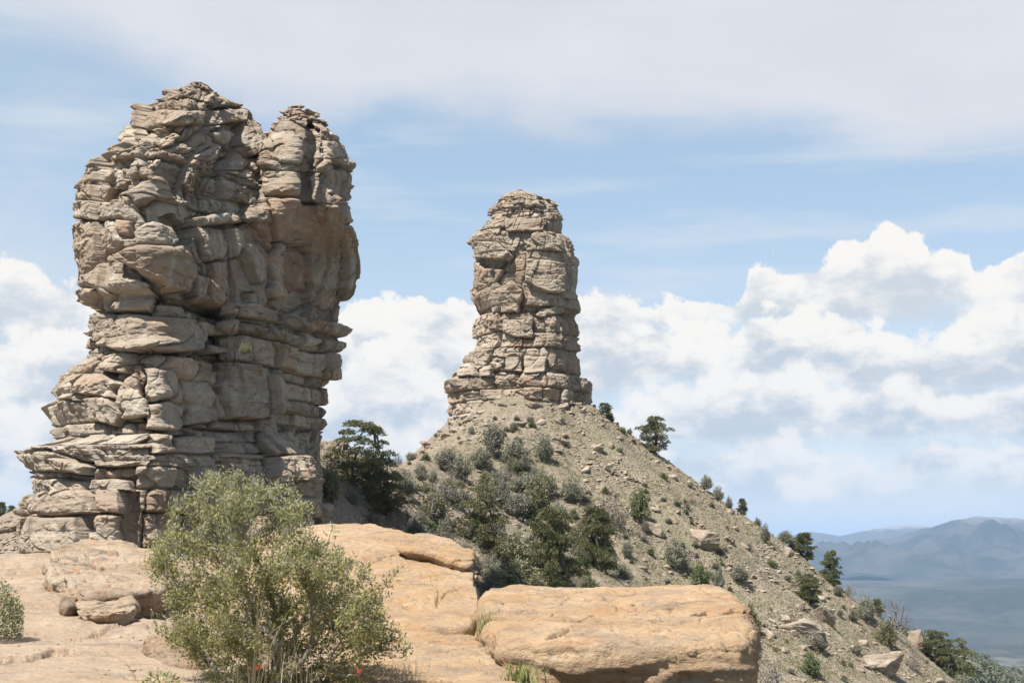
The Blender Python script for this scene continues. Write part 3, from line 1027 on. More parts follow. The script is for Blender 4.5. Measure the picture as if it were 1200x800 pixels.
STRATA_B = [
    dict(r=(118, 150), style='thin', th=.38, bw=1.2, amp=.65, off=-.1, brown=.4),
    dict(r=(150, 163), style='thin', th=.4, bw=1.2, amp=.6, off=.15, brown=.15),
    dict(r=(163, 200), style='facets', bw=2.2, bh=2.6, amp=.55, off=0, gap=.4, brown=.3),
    dict(r=(200, 234), style='blocks', bw=2.9, bh=2.2, amp=.42, off=.15, gap=.5, round=.4, brown=.45),
    dict(r=(234, 287), style='blocks', bw=2.9, bh=1.8, amp=.4, off=.2, gap=.5, joint=.3, round=.4, brown=.5),
    dict(r=(287, 377), style='facets', bw=2.4, bh=4.6, amp=.45, off=-.6, gap=.4, joint=.2, brown=.7, tone=-.1),
    dict(r=(377, 392), style='blocks', bw=3.2, amp=.3, off=.2, gap=.6, brown=.3, tone=-.1),
    dict(r=(392, 397), style='thin', th=.3, bw=1.4, amp=.3, off=-.4, gap=.1, tone=-.2),
    dict(r=(397, 411), style='blocks', bw=1.8, amp=.35, off=.25, gap=.6, tone=-.05),
    dict(r=(411, 441), style='blocks', bw=3.4, amp=.4, off=.1, gap=.6, round=.4, brown=.3),
    dict(r=(441, 452), style='blocks', bw=2.0, amp=.35, off=-.2, gap=.5),
    dict(r=(452, 474), style='blocks', bw=2.0, amp=.35, off=0, gap=.5, tone=.05),
    dict(r=(474, 504), style='blocks', bw=2.4, bh=1.1, amp=.4, off=0, gap=.5),
    dict(r=(504, 690), style='facets', bw=3.2, bh=3.6, amp=.5, off=.1, gap=.5, brown=.15),
]
FEATS_B = [
    ([(327, 157), (347, 156), (352, 180), (346, 193), (325, 191)], .75, 0, .1, .1),
    ([(361, 165), (376, 165), (377, 186), (368, 199), (357, 181)], .2, .1, 0, .35),
    ([(379, 162), (414, 165), (417, 183), (386, 189)], .75, .05, 0, .3),
    ([(312, 200), (350, 203), (357, 216), (354, 233), (315, 229)], .7, .05, .1, .4),
    ([(352, 203), (376, 204), (374, 236), (357, 236)], .65, .1, 0, .4),
    ([(387, 197), (408, 200), (414, 218), (402, 232), (385, 226)], .95, -.1, .1, .4),
    ([(317, 233), (341, 233), (366, 241), (368, 286), (322, 283)], .7, 0, 0, .5),
    ([(323, 284), (343, 286), (333, 307), (323, 309)], .9, .2, -.2, .2),
    ([(402, 240), (416, 245), (417, 268), (402, 263)], .6, 0, 0, .35),
    ([(372, 208), (385, 200), (386, 230), (396, 262), (401, 340), (372, 340), (370, 262)], -1.1, 0, 0, .5),
    ([(403, 262), (418, 270), (424, 312), (410, 362), (402, 345)], 1.0, 0, 0, .3),
    ([(384, 240), (392, 240), (392, 262), (386, 262)], .4, 0, 0, .2),
]

near_tower = empty('rock_tower', at(230, 650, 108))
tag(near_tower, 'broad layered sandstone tower with two summits standing on the near ridge', 'rock tower')
ma = rock_tower(106, L_A, R_A, PLAN_A, 8.8, STRATA_A, FEATS_A, 1150, 1050, 3, [148, 366, 506], ROCK, 'sandstone bed', lean=[(97, 5.2), (130, 3.8), (165, 2.6), (210, 1.0), (300, 0), (366, 0), (372, .8), (412, .4), (432, 0), (500, -1.0), (560, -2.2), (672, -3.5)], mj=1.7, plan2=PLAN_A2, blend=[(97, 0), (180, .1), (225, 1), (420, 1), (446, 0)])
for n_, me in zip(('cap_beds', 'massive_cliff', 'ledge_beds', 'foot_blocks'), ma):
    link(n_, me, near_tower, -Vector(near_tower.location))
mb = rock_tower(113.5, L_B, R_B, PLAN_B, 8.6, STRATA_B, FEATS_B, 900, 900, 8, [163, 377], ROCK, 'sandstone bed', fscale=.55, mj=1.5, lean=[(127, 3.6), (163, 2.6), (200, 1.5), (280, 0), (672, 0)], plan2=PLAN_B2, blend=[(127, 0), (262, 0), (300, 1), (672, 1)])
for n_, me in zip(('summit_rubble', 'rear_cliff', 'rear_beds'), mb):
    link(n_, me, near_tower, -Vector(near_tower.location))

# ---- the far, slender tower
L_C = T([(604, 224), (596, 228), (588, 232), (578, 240), (573, 246), (574, 254), (568, 260), (562, 268), (553, 277), (548, 282), (550, 288), (554, 293), (554, 303), (553, 320), (550, 340), (552, 352), (556, 361), (559, 367), (558, 371), (557, 376), (555, 382), (555, 404), (552, 412), (543, 418), (540, 428), (534, 437), (525, 441), (519, 449), (520, 457), (524, 466), (523, 485), (525, 500), (527, 540)])
R_C = T([(614, 224), (622, 228), (632, 233), (648, 237), (655, 244), (659, 252), (661, 262), (662, 278), (670, 281), (675, 288), (678, 300), (679, 312), (679, 330), (677, 345), (680, 362), (679, 369), (675, 373), (681, 382), (682, 395), (680, 400), (683, 412), (681, 418), (686, 424), (687, 436), (684, 442), (693, 446), (696, 452), (695, 475), (694, 540)])
PLAN_C = [(-1, .1), (-.92, -.40), (-.55, -.78), (0, -.93), (.46, -.90), (.68, -.80), (.74, -.50), (.92, -.30), (1.0, .1), (.85, .7), (.3, 1.0), (-.4, 1.0), (-.85, .7)]
STRATA_C = [
    dict(r=(215, 234), style='thin', th=.5, bw=2.0, amp=.5, off=-.1, brown=.55, gap=.3),
    dict(r=(234, 255), style='thin', th=.5, bw=2.2, amp=.7, off=.1, brown=.25, gap=.7),
    dict(r=(255, 275), style='blocks', bw=7, amp=.35, off=.1, gap=.6, round=.5, brown=.3, joint=.35),
    dict(r=(275, 303), style='facets', bw=4.0, bh=2.6, amp=.5, off=.15, gap=.5, brown=.2, joint=.2),
    dict(r=(303, 368), style='facets', bw=6.5, bh=4.6, amp=.6, calm=.35, off=.15, gap=.8, joint=.25, brown=.35),
    dict(r=(368, 374), style='thin', th=.4, bw=1.6, amp=.35, off=-.6, gap=.2, tone=-.1),
    dict(r=(374, 397), style='blocks', bw=4.2, bh=2.9, amp=.4, off=.05, gap=.6, round=.4, brown=.35),
    dict(r=(397, 415), style='blocks', bw=2.9, amp=.42, off=0, gap=.6, round=.4, brown=.25),
    dict(r=(415, 442), style='blocks', bw=3.3, bh=3.3, amp=.45, off=0, gap=.7, round=.45, brown=.25),
    dict(r=(442, 447), style='thin', th=.35, bw=1.4, amp=.4, off=-.6, gap=.1, brown=.1),
    dict(r=(447, 463), style='blocks', bw=3.0, amp=.5, off=.1, gap=.65, round=.4, brown=.3),
    dict(r=(463, 476), style='blocks', bw=2.6, amp=.5, off=.1, gap=.6, round=.4, brown=.2),
    dict(r=(476, 490), style='blocks', bw=2.6, amp=.5, off=0, gap=.6, round=.4, brown=.2),
    dict(r=(490, 560), style='blocks', bw=2.8, bh=1.8, amp=.6, off=0, gap=.6, round=.4, brown=.2),
]
FEATS_C = [
    ([(550, 287), (586, 284), (601, 299), (597, 306), (560, 303), (553, 299)], .95, 0, -.1, .1),
    ([(562, 303), (596, 305), (590, 316), (566, 314)], -1.0, 0, 0, .4),
    ([(616, 303), (640, 306), (667, 313), (664, 338), (650, 345), (634, 342), (617, 329)], .95, .05, .05, .12),
    ([(614, 333), (622, 332), (642, 345), (640, 352), (622, 348), (612, 362)], -.4, 0, 0, .1),
    ([(643, 351), (664, 348), (663, 358), (644, 358)], -.6, 0, 0, .1),
    ([(638, 360), (662, 360), (666, 366), (634, 372), (628, 368)], .2, 0, 0, .2),
    ([(607, 288), (614, 284), (623, 289), (614, 294)], -.6, 0, 0, .1),
    ([(581, 340), (600, 330), (612, 342), (608, 364), (582, 366), (576, 352)], .7, 0, -.08, .45),
    ([(556, 305), (572, 316), (590, 318), (576, 334), (560, 344), (553, 330)], .3, 0, -.15, .35),
    ([(553, 338), (564, 336), (566, 343), (555, 345)], -.5, 0, 0, .1),
    ([(592, 256), (640, 255), (636, 272), (594, 272)], .6, 0, 0, .35),
    ([(642, 258), (660, 262), (660, 276), (643, 274)], .2, .3, 0, .1),
    ([(590, 374), (626, 372), (624, 395), (608, 396), (590, 390)], .5, 0, 0, .4),
    ([(592, 415), (612, 414), (612, 436), (592, 434)], .35, 0, 0, .05),
    ([(614, 416), (640, 418), (638, 438), (614, 438)], .5, 0, 0, .05),
    ([(536, 427), (559, 425), (560, 441), (540, 440)], .8, 0, 0, .2),
    ([(560, 428), (578, 428), (576, 441), (562, 442)], .75, .3, 0, .2),
    ([(582, 473), (604, 473), (596, 483), (582, 482)], -1.4, 0, 0, .1),
    ([(640, 470), (690, 473), (690, 479), (640, 476)], -.8, 0, 0, .1),
]
far_tower = empty('rock_tower', at(608, 490, 212))
tag(far_tower, 'slender flat-capped sandstone chimney rising alone from the top of the talus cone', 'rock tower')
mc = rock_tower(CH.y - 1.0, L_C, R_C, PLAN_C, 8.6, STRATA_C, FEATS_C, 820, 700, 15, [255, 303, 371], ROCK_FAR, 'sandstone bed', lean=[(224, 2.0), (300, .8), (368, 0), (440, -.8), (540, -3.0)])
for n_, me in zip(('cap_beds', 'upper_beds', 'massive_cliff', 'foot_beds'), mc):
    link(n_, me, far_tower, -Vector(far_tower.location))
# ================================================================ the sandstone slabs at the camera's feet
def slab_material(name, base=(.34, .22, .12), pale=(.385, .282, .18), grey=(.225, .178, .135), orange=0.0, gr=.55):
    m, t, b = new_mat(name)
    geo = t.new('ShaderNodeNewGeometry')
    pos = geo.outputs['Position']
    sq = t.vmath('MULTIPLY', pos, (1.0, 1.0, 3.0))
    big = t.noise(sq, .55, 5, .6)
    mid = t.noise(sq, 2.3, 6, .62)
    fin = t.noise(pos, 14, 5, .7)
    wx = t.noise(t.vmath('MULTIPLY', pos, (1.3, 4.0, 4.0)), 2.2, 6, .66, .6)
    c = t.mix(t.step(big, .35, .68), base, pale)
    c = t.mix(t.math('MULTIPLY', t.step(mid, .47, .62), gr), c, grey)
    c = t.mix(t.math('MULTIPLY', t.step(wx, .54, .70), .5), c, (.20, .14, .088))
    c = t.mix(t.math('MULTIPLY', t.step(wx, .46, .32), .55), c, (.45, .345, .235))
    X, Y, Z = t.sep(geo.outputs['Normal'])
    rust = t.noise(t.vmath('MULTIPLY', pos, (2.0, 2.0, 6.0)), 1.2, 5, .6)
    c = t.mix(t.math('MULTIPLY', t.step(rust, .52, .68), .38), c, (.28, .145, .06))
    c = t.mix(t.math('MULTIPLY', t.step(fin, .54, .70), .6), c, (.155, .118, .085))
    c = t.mix(t.math('MULTIPLY', t.step(fin, .40, .28), .35), c, (.43, .335, .24))
    var = t.noise(t.vmath('MULTIPLY', pos, (1.0, 1.6, 2.4)), 1.5, 6, .68, .4)
    c = t.mix(t.math('MULTIPLY', t.step(var, .56, .68), .55), c, (.145, .118, .095))
    lich = t.voro(pos, 4.0, 'F1', 'Distance')
    lm = t.math('MULTIPLY', t.step(t.math('ADD', lich, t.math('MULTIPLY', fin, .28)), .30, .22), t.step(t.noise(pos, 1.1, 3, .5), .52, .62))
    c = t.mix(t.math('MULTIPLY', lm, .7), c, (.225, .22, .19))
    if orange:
        l2 = t.voro(t.vmath('ADD', pos, (7.3, 2.1, 4.0)), 1.6, 'F1', 'Distance')
        om = t.math('MULTIPLY', t.step(t.math('ADD', l2, t.math('MULTIPLY', mid, .3)), .36, .30), t.step(t.noise(pos, .8, 3, .5), .48, .56))
        c = t.mix(t.math('MULTIPLY', om, orange), c, (.48, .15, .05))
    t.put(b.inputs['Base Color'], c)
    bump = t.new('ShaderNodeBump')
    bump.inputs['Strength'].default_value = .8
    bump.inputs['Distance'].default_value = .06
    grain = t.noise(pos, 55, 4, .7)
    c = t.mix(t.math('MULTIPLY', t.step(grain, .56, .72), .4), c, (.17, .13, .095))
    t.put(b.inputs['Base Color'], c)
    t.put(bump.inputs['Height'], t.math('ADD', t.math('MULTIPLY', t.math('ADD', fin, t.math('MULTIPLY', grain, .3)), .8), t.math('ADD', t.math('MULTIPLY', wx, 1.0), t.math('MULTIPLY', mid, .9))))
    t.put(b.inputs['Normal'], bump.outputs[0])
    return m


SLAB = slab_material('peach sandstone')
SLAB_PALE = slab_material('pale sandy rock', base=(.32, .238, .162), pale=(.385, .30, .215), grey=(.245, .20, .155), gr=.4)
SLAB_LICHEN = slab_material('lichened sandstone', base=(.30, .222, .15), pale=(.36, .285, .205), grey=(.225, .185, .145), orange=.85)


def rbf(pts):
    P = np.array(pts, float)
    n = len(P)

    def ker(d):
        return d
    D = np.hypot(P[:, None, 0] - P[None, :, 0], P[:, None, 1] - P[None, :, 1])
    A = np.zeros((n + 3, n + 3))
    A[:n, :n] = ker(D) + np.eye(n) * .02
    A[:n, n], A[:n, n + 1], A[:n, n + 2] = 1, P[:, 0], P[:, 1]
    A[n:, :n] = A[:n, n:].T
    w = np.linalg.solve(A, np.concatenate([P[:, 2], [0, 0, 0]]))

    def f(x, y):
        x = np.asarray(x, float)
        z = w[n] + w[n + 1] * x + w[n + 2] * y
        for i in range(n):
            z = z + w[i] * ker(np.hypot(x - P[i, 0], y - P[i, 1]))
        return z
    return f


def cracks_depth(px, py, cracks, mpp):
    """depth in metres of hand-traced cracks (points in the photograph, width in its pixels, depth in metres)"""
    g = np.zeros(px.shape)
    for pts, wd, dp in cracks:
        xs, ys = [p[0] for p in pts], [p[1] for p in pts]
        m = (px > min(xs) - 12) & (px < max(xs) + 12) & (py > min(ys) - 12) & (py < max(ys) + 12)
        if not m.any():
            continue
        qx = px[m] + fbm(px[m] / 9, py[m] / 9, 0, 3, .5, 7) * 1.3
        qy = py[m] + fbm(px[m] / 9, py[m] / 9, 5, 3, .5, 8) * 1.0
        d = np.full(qx.shape, 1e9)
        tl = np.zeros(qx.shape)
        n = len(pts) - 1
        for i in range(n):
            (x0, y0), (x1, y1) = pts[i], pts[i + 1]
            t = np.clip(((qx - x0) * (x1 - x0) + (qy - y0) * (y1 - y0)) / ((x1 - x0) ** 2 + (y1 - y0) ** 2), 0, 1)
            e = np.hypot(qx - x0 - t * (x1 - x0), qy - y0 - t * (y1 - y0))
            tl = np.where(e < d, (i + t) / n, tl)
            d = np.minimum(d, e)
        taper = np.clip(np.minimum(tl, 1.02 - tl) * 4, .25, 1)
        g[m] = np.maximum(g[m], dp * np.clip(1 - d / (wd * taper), 0, 1) ** .7)
    return g


def slab_mesh(name, corners, thick, rnd_r, mat, cracks=(), extra=(), seed=1, nth=420, ntop=130, nside=60, rough=.03, undercut=.1, bumps=.05, sub=3):
    """A rock slab: corners are (px, py, depth) of the rim of its top, in order; extra gives heights inside it."""
    C3 = [at(*c) for c in corners]
    E3 = [at(*c) for c in extra]
    f = rbf([(v.x, v.y, v.z) for v in C3 + E3])
    P = np.array([(v.x, v.y) for v in C3])
    for _ in range(sub):
        Q = np.roll(P, -1, 0)
        P = np.stack([P * .75 + Q * .25, P * .25 + Q * .75], 1).reshape(-1, 2)
    c = P.mean(0)
    Pc = np.vstack([P, P[:1]])
    seg = np.hypot(*np.diff(Pc, axis=0).T)
    # the side towards the camera gets more of the mesh
    mid = (Pc[1:] + Pc[:-1]) / 2
    seg = seg * np.where(mid[:, 1] < c[1], 1.5, .8)
    cum = np.concatenate([[0], np.cumsum(seg)])
    tt = np.linspace(0, cum[-1], nth, endpoint=False)
    ex, ey = np.interp(tt, cum, Pc[:, 0]), np.interp(tt, cum, Pc[:, 1])
    wob = fbm(ex * 1.6, ey * 1.6, 0, 4, .5, seed) * .09
    Rr = np.hypot(ex - c[0], ey - c[1])
    k = 1 + wob / np.maximum(Rr, .3)
    ex, ey = c[0] + (ex - c[0]) * k, c[1] + (ey - c[1]) * k
    rho = 1 - (1 - np.linspace(0.004, 1, ntop)) ** 1.25
    X = c[0] + (ex - c[0])[None] * rho[:, None]
    Y = c[1] + (ey - c[1])[None] * rho[:, None]
    e = (1 - rho)[:, None] * (Rr * k)[None]
    rr = rnd_r * (1 + .5 * fbm(ex * 1.2, ey * 1.2, 3, 3, .5, seed + 2))[None]
    q = np.clip(rr - e, 0, None)
    drop = rr - np.sqrt(np.clip(rr * rr - q * q, 0, None))
    Z = f(X, Y) - drop
    # the sides
    s = np.linspace(0, 1, nside)[1:]
    edge_z = Z[-1]
    out = -undercut * (s ** .8)[:, None] + .10 * fbm(np.repeat(ex[None], nside - 1, 0) * 1.5, ey[None] * 1.5, (s * thick * 2.5)[:, None], 3, .5, seed + 4)
    nxx, nyy = (ex - c[0]) / Rr, (ey - c[1]) / Rr
    Xs = ex[None] + nxx[None] * out * sstep(0, .12, s)[:, None]
    Ys = ey[None] + nyy[None] * out * sstep(0, .12, s)[:, None]
    Zs = edge_z[None] - (s * thick)[:, None]
    X, Y, Z = np.vstack([X, Xs]), np.vstack([Y, Ys]), np.vstack([Z, Zs])
    # normals for the relief
    G = np.stack([X, Y, Z], -1)
    du = np.gradient(G, axis=0)
    dv = np.roll(G, -1, 1) - np.roll(G, 1, 1)
    N = np.cross(du, dv)
    ln = np.linalg.norm(N, axis=-1, keepdims=True)
    N = N / np.maximum(ln, 1e-9)
    N *= np.sign(np.median(N[3:ntop // 2, :, 2]))
    PX, PY = project(X, Y, Z)
    rel = fbm(X * .9, Y * .9, Z * 1.5, 3, .5, seed + 10) * bumps + fbm(X * 3.2, Y * 3.2, Z * 5, 4, .55, seed + 11) * rough
    rel += (1 - np.abs(fbm(X * 1.3, Y * 2.0, Z * 7, 4, .5, seed + 12)) * 2) * rough * .5
    lay = np.floor(fbm(X * .55, Y * .55, Z * 1.4, 3, .45, seed + 14) * 7)
    rel += (rnd(lay.astype(np.int64), 0, 0, seed) - .5) * rough * 1.1
    # a loose net of hairline fractures, the pieces between them a little out of level
    for sc, dp, sd in ((1.25, .042, 15), (.5, .018, 16)):
        wu = (X + .35 * Z) / sc + fbm(X / sc * 1.3, Y / sc * 1.3, Z / sc, 4, .55, seed + sd) * .45
        wv = (Y * .75 + Z * 1.6) / sc + fbm(X / sc * 1.3, Y / sc * 1.3, Z / sc + 7, 4, .55, seed + sd + 1) * .45
        ci, cj, f1, fe, du, dv = voronoi(wu, wv, seed + sd)
        keep = sstep(-.05, .3, fbm(X / 1.6, Y / 1.6, Z, 2, .5, seed + sd + 2))
        rel += keep * (-dp * np.exp(-fe * sc / .018) + (rnd(ci, cj, 4, seed) - .5) * dp * .8 + (rnd(ci, cj, 5, seed) - .5) * dp * 1.4 * du)
    pit = fbm(X * 7, Y * 7, Z * 9, 3, .5, seed + 19)
    rel -= np.clip(pit - .32, 0, 1) * .06
    rel -= cracks_depth(PX, PY, cracks, .008)
    fade = np.ones(X.shape[0])
    fade[:4] = 0
    G = G + N * rel[..., None] * fade[:, None, None]
    v = G.reshape(-1, 3)
    fc = grid_faces(G.shape[0], nth, wrap=True)
    me = mesh_np(name, v, fc, mat)
    # face the right way out
    me.flip_normals() if np.cross(v[fc[nth * 40, 1]] - v[fc[nth * 40, 0]], v[fc[nth * 40, 3]] - v[fc[nth * 40, 0]])[2] < 0 else None
    return me, f


def slab(name, label, cat, *a, group=None, parent=None, **k):
    me, f = slab_mesh(name, *a, **k)
    o = link(name, me)
    if parent is None:
        tag(o, label, cat, group)
    else:
        o.parent = parent
    return o


# the bedrock sheet that carries the bushes: sandy rock rising towards the near tower
BED_PTS = [at(*p) for p in ((-500, 1000, 7.5), (0, 1000, 7.5), (300, 1000, 7.5), (700, 1010, 7.5), (-300, 800, 11.5), (0, 800, 11.5), (180, 802, 11.5), (330, 814, 11.3), (420, 836, 11.2), (640, 860, 11),
                            (-300, 746, 15), (0, 746, 15), (130, 748, 15), (240, 760, 14.5), (360, 775, 14.2), (480, 780, 14), (640, 800, 14),
                            (-300, 706, 18), (0, 706, 18), (60, 704, 18), (140, 726, 18), (250, 728, 18), (450, 745, 18), (640, 770, 18),
                            (-300, 668, 24), (0, 664, 24), (60, 656, 25), (130, 655, 26), (240, 665, 26), (450, 668, 26), (640, 760, 26), (-300, 660, 30), (0, 656, 30), (300, 660, 30), (640, 760, 30))]
bed_f = rbf([(v.x, v.y, v.z) for v in BED_PTS])
BED_CRACKS = [([(-40, 770), (0, 773), (36, 771), (58, 765), (80, 764), (101, 765)], 3.6, .16),
              ([(120, 760), (150, 775), (165, 800)], 1.3, .03), ([(0, 741), (30, 742), (58, 746)], 1.6, .04)]


def bed_height(x, y):
    x = np.asarray(x, float)
    y = np.asarray(y, float)
    z = bed_f(x, y)
    z = z + fbm(x * .6, y * .6, 0, 4, .5, 301) * .06 + fbm(x * 2.8, y * 2.8, 0, 4, .55, 302) * .02
    # a rough stepped bed in the left middle distance
    px, py = project(x, y, z)
    rough = sstep(752, 738, py) * sstep(640, 560, px)
    z = z + rough * (fbm(x * .7, y * .45, 0, 3, .5, 305) * .12 + (1 - np.abs(fbm(x * 1.1, y * .9, 0, 4, .5, 306)) * 2) * .05)
    return z


def make_bedrock():
    pxs = np.linspace(-520, 650, 760)
    ds = np.concatenate([np.geomspace(7.2, 22, 260), np.linspace(22.05, 31, 90)])
    A, D = np.meshgrid((pxs - 600) / FPX, ds)
    x, y = A * D, D
    z = bed_height(x, y)
    px, py = project(x, y, z)
    for sc, dp, sd in ((1.5, .045, 21), (.55, .02, 22)):
        wu = x / sc + fbm(x / sc * 1.2, y / sc * .8, 0, 4, .55, sd) * .5
        wv = y * .6 / sc + fbm(x / sc * 1.2, y / sc * .8, 5, 4, .55, sd + 1) * .5
        ci, cj, f1, fe, du, dv = voronoi(wu, wv, sd)
        keep = sstep(-.1, .25, fbm(x / 1.8, y / 2.2, 0, 2, .5, sd + 2)) * (.35 + .65 * sstep(765, 740, py))
        z = z + keep * (-dp * np.exp(-fe * sc / .03) + (rnd(ci, cj, 4, sd) - .5) * dp * 1.2 + (rnd(ci, cj, 5, sd) - .5) * dp * 1.5 * du)
    z = z - cracks_depth(px, py, BED_CRACKS, .008)
    e = np.minimum(np.minimum(sstep(0, .03, (D - 7.2) / 24), sstep(0, .04, (31 - D) / 24)), np.minimum(sstep(-520, -490, pxs), sstep(650, 625, pxs))[None])
    z = z - (1 - e) * 2.5
    v = np.stack([x, y, z], -1).reshape(-1, 3)
    me = mesh_np('bedrock', v, grid_faces(len(ds), len(pxs)), SLAB_PALE)
    tag(link('bedrock', me), 'pale sandy bedrock ledge in front of the near tower', 'rock ledge', kind='structure')


make_bedrock()


def on_bed(px, py):
    """point of the bedrock sheet under a photograph pixel"""
    a, b = ray(px, py)
    lo = None
    for d in np.arange(8, 30, .02):
        if float(b) * d < float(bed_height(float(a) * d, d)):
            lo = d
            break
    lo = lo or 12.0
    return Vector((float(a) * lo, lo, float(bed_height(float(a) * lo, lo))))


# the big square block on the right
slab('boulder', 'large peach sandstone block with an open crack near its right end', 'boulder',
     [(572, 742, 12.6), (650, 748, 12.3), (760, 748, 12.2), (850, 752, 12.3), (882, 746, 12.6), (889, 726, 13.4), (880, 705, 15.0), (856, 690, 16.6), (806, 685, 17.6), (700, 686, 18), (620, 688, 18), (566, 690, 17.6), (560, 712, 15)],
     2.2, .17, SLAB, cracks=[([(810, 718), (828, 715), (846, 717), (858, 713), (868, 713), (878, 714)], 3.4, .22), ([(640, 750), (652, 744), (668, 738)], 3, .10), ([(745, 722), (770, 724), (766, 732)], 1.5, .02),
                            ([(735, 765), (750, 767), (762, 766)], 1.6, .025), ([(700, 772), (703, 766), (712, 770)], 2.6, .04), ([(800, 764), (812, 769), (820, 768)], 2, .025), ([(690, 790), (720, 784), (760, 790), (800, 785)], 1.5, .02)],
     extra=[(720, 714, 15), (640, 714, 15), (800, 712, 15)], seed=311, nth=620, ntop=200, nside=90, rough=.034, undercut=.14, bumps=.08, sub=2)

# the broad tilted slab in the middle, with a loose sheet peeling off it
cs_me, cs_f = slab_mesh('sandstone_slab',
                        [(250, 640, 24), (330, 618, 25.5), (372, 613, 26), (440, 613, 25.5), (482, 624, 24), (522, 638, 23), (548, 652, 21.6), (558, 672, 20), (566, 700, 17.6), (564, 722, 16), (545, 738, 15.2), (480, 738, 15.2), (400, 738, 15.4), (300, 742, 15.6), (230, 700, 19)],
                        1.4, .15, SLAB, cracks=[([(556, 672), (560, 684), (566, 702), (565, 716)], 4.5, .2), ([(360, 652), (400, 662), (440, 657), (466, 651)], 1.8, .04), ([(420, 690), (450, 704), (500, 712), (548, 716)], 1.8, .05), ([(505, 676), (514, 694), (512, 712)], 1.4, .03), ([(490, 700), (520, 706)], 1.2, .012)],
                        extra=[(400, 640, 22), (470, 660, 20.6), (520, 690, 18), (440, 700, 18), (360, 680, 19.5)], seed=321, nth=640, ntop=200, nside=50, rough=.03, bumps=.07)
cslab = tag(link('sandstone_slab', cs_me), 'broad tilted peach sandstone slab with a loose sheet peeling from its top', 'rock slab')
slab('peeling_sheet', None, None,
     [(462, 650, 21.0), (478, 638, 22.0), (500, 632, 22.7), (528, 640, 22.3), (549, 652, 21.4), (557, 664, 20.6), (552, 671, 20.1), (536, 667, 20.2), (512, 658, 20.6), (492, 652, 20.9)],
     .13, .05, SLAB, seed=331, nth=300, ntop=70, nside=24, rough=.02, undercut=.16, bumps=.03, parent=cslab).location.z += .11
slab('sandstone_slab', 'low smooth slab between the bush and the large sandstone block', 'rock slab',
     [(395, 745, 14.8), (450, 738, 15.0), (510, 738, 15), (556, 738, 14.9), (585, 756, 13.8), (606, 774, 12.9), (618, 800, 11.9), (612, 850, 10.4), (480, 860, 10.4), (380, 850, 10.6), (360, 790, 12.3)],
     1.0, .2, SLAB, cracks=[([(546, 768), (560, 772), (580, 780)], 2.0, .03), ([(440, 762), (470, 768), (520, 762)], 1.3, .012), ([(600, 775), (606, 786)], 2.5, .06)],
     extra=[(500, 770, 13), (440, 790, 12)], seed=341, nth=420, ntop=130, nside=40, rough=.03, bumps=.05)
# the ledge on the left
slab('sandstone_slab', 'raised pale slab with orange lichen in front of the near tower', 'rock slab',
     [(60, 684, 19.0), (56, 660, 21.5), (64, 642, 24.5), (84, 636, 26.5), (140, 638, 26.5), (190, 645, 26), (230, 660, 24), (222, 684, 19.4), (180, 692, 17.8), (140, 694, 17.3), (100, 696, 17.2), (76, 692, 17.8)],
     .7, .05, SLAB_LICHEN, cracks=[([(100, 651), (112, 664), (122, 681)], 2.6, .12), ([(62, 664), (84, 690)], 1.6, .05), ([(130, 640), (150, 660), (196, 668)], 2, .06), ([(84, 676), (120, 684), (180, 680)], 1.8, .05)], extra=[(130, 670, 22)], seed=351, nth=460, ntop=130, nside=50, rough=.06, bumps=.09, undercut=.3, sub=1)
slab('flat_rock', 'long flat rock lying under the front lip of the lichened slab', 'rock',
     [(88, 706, 17.0), (108, 702, 17.6), (150, 702, 17.6), (162, 706, 17.0), (161, 712, 16.3), (140, 714, 16.0), (104, 713, 16.0), (90, 711, 16.3)],
     .24, .04, SLAB_LICHEN, seed=361, nth=260, ntop=60, nside=30, rough=.05, undercut=.12, bumps=.04, sub=1)
slab('rock', 'small dark squarish rock beside the long flat rock', 'rock',
     [(70, 705, 17.0), (77, 700, 17.4), (90, 702, 17.3), (91, 709, 16.7), (80, 711, 16.4), (71, 709, 16.6)],
     .3, .08, slab_material('brown rock', base=(.20, .15, .10), pale=(.24, .185, .135), grey=(.16, .125, .095)), seed=371, nth=160, ntop=40, nside=24, rough=.05, bumps=.03, sub=1)
slab('rock', 'low brown rock under the left side of the big bush', 'rock',
     [(160, 750, 14.3), (186, 736, 14.8), (230, 734, 14.8), (262, 745, 14.2), (268, 768, 13.2), (240, 782, 12.7), (205, 780, 12.7), (176, 768, 13.2)],
     .5, .18, slab_material('rusty rock', base=(.23, .15, .09), pale=(.27, .20, .135), grey=(.18, .14, .105)), extra=[(215, 742, 13.6)], seed=381, nth=240, ntop=70, nside=30, rough=.05, bumps=.06)
# ================================================================ plants
def leaf_material(name, c0, c1, trans=.25, vary=.25):
    m, t, b = new_mat(name)
    att = t.new('ShaderNodeAttribute', attribute_name='tone')
    oi = t.new('ShaderNodeObjectInfo')
    r = t.sep(att.outputs['Vector'])
    c = t.mix(r[0], c0, c1)
    c = t.mix(r[1], c, (.42, .40, .30))
    hs = t.new('ShaderNodeHueSaturation')
    t.put(hs.inputs['Color'], c)
    t.put(hs.inputs['Value'], t.math('MULTIPLY_ADD', oi.outputs['Random'], vary, 1 - vary / 2))
    t.put(hs.inputs['Hue'], t.math('MULTIPLY_ADD', oi.outputs['Random'], .03, .485))
    t.put(b.inputs['Base Color'], hs.outputs[0])
    b.inputs['Roughness'].default_value = .75
    tr = t.new('ShaderNodeBsdfTranslucent')
    t.put(tr.inputs['Color'], hs.outputs[0])
    mx = t.new('ShaderNodeMixShader')
    mx.inputs[0].default_value = trans
    t.l.new(b.outputs[0], mx.inputs[1])
    t.l.new(tr.outputs[0], mx.inputs[2])
    t.l.new(mx.outputs[0], m.node_tree.nodes['Material Output'].inputs['Surface'])
    return m


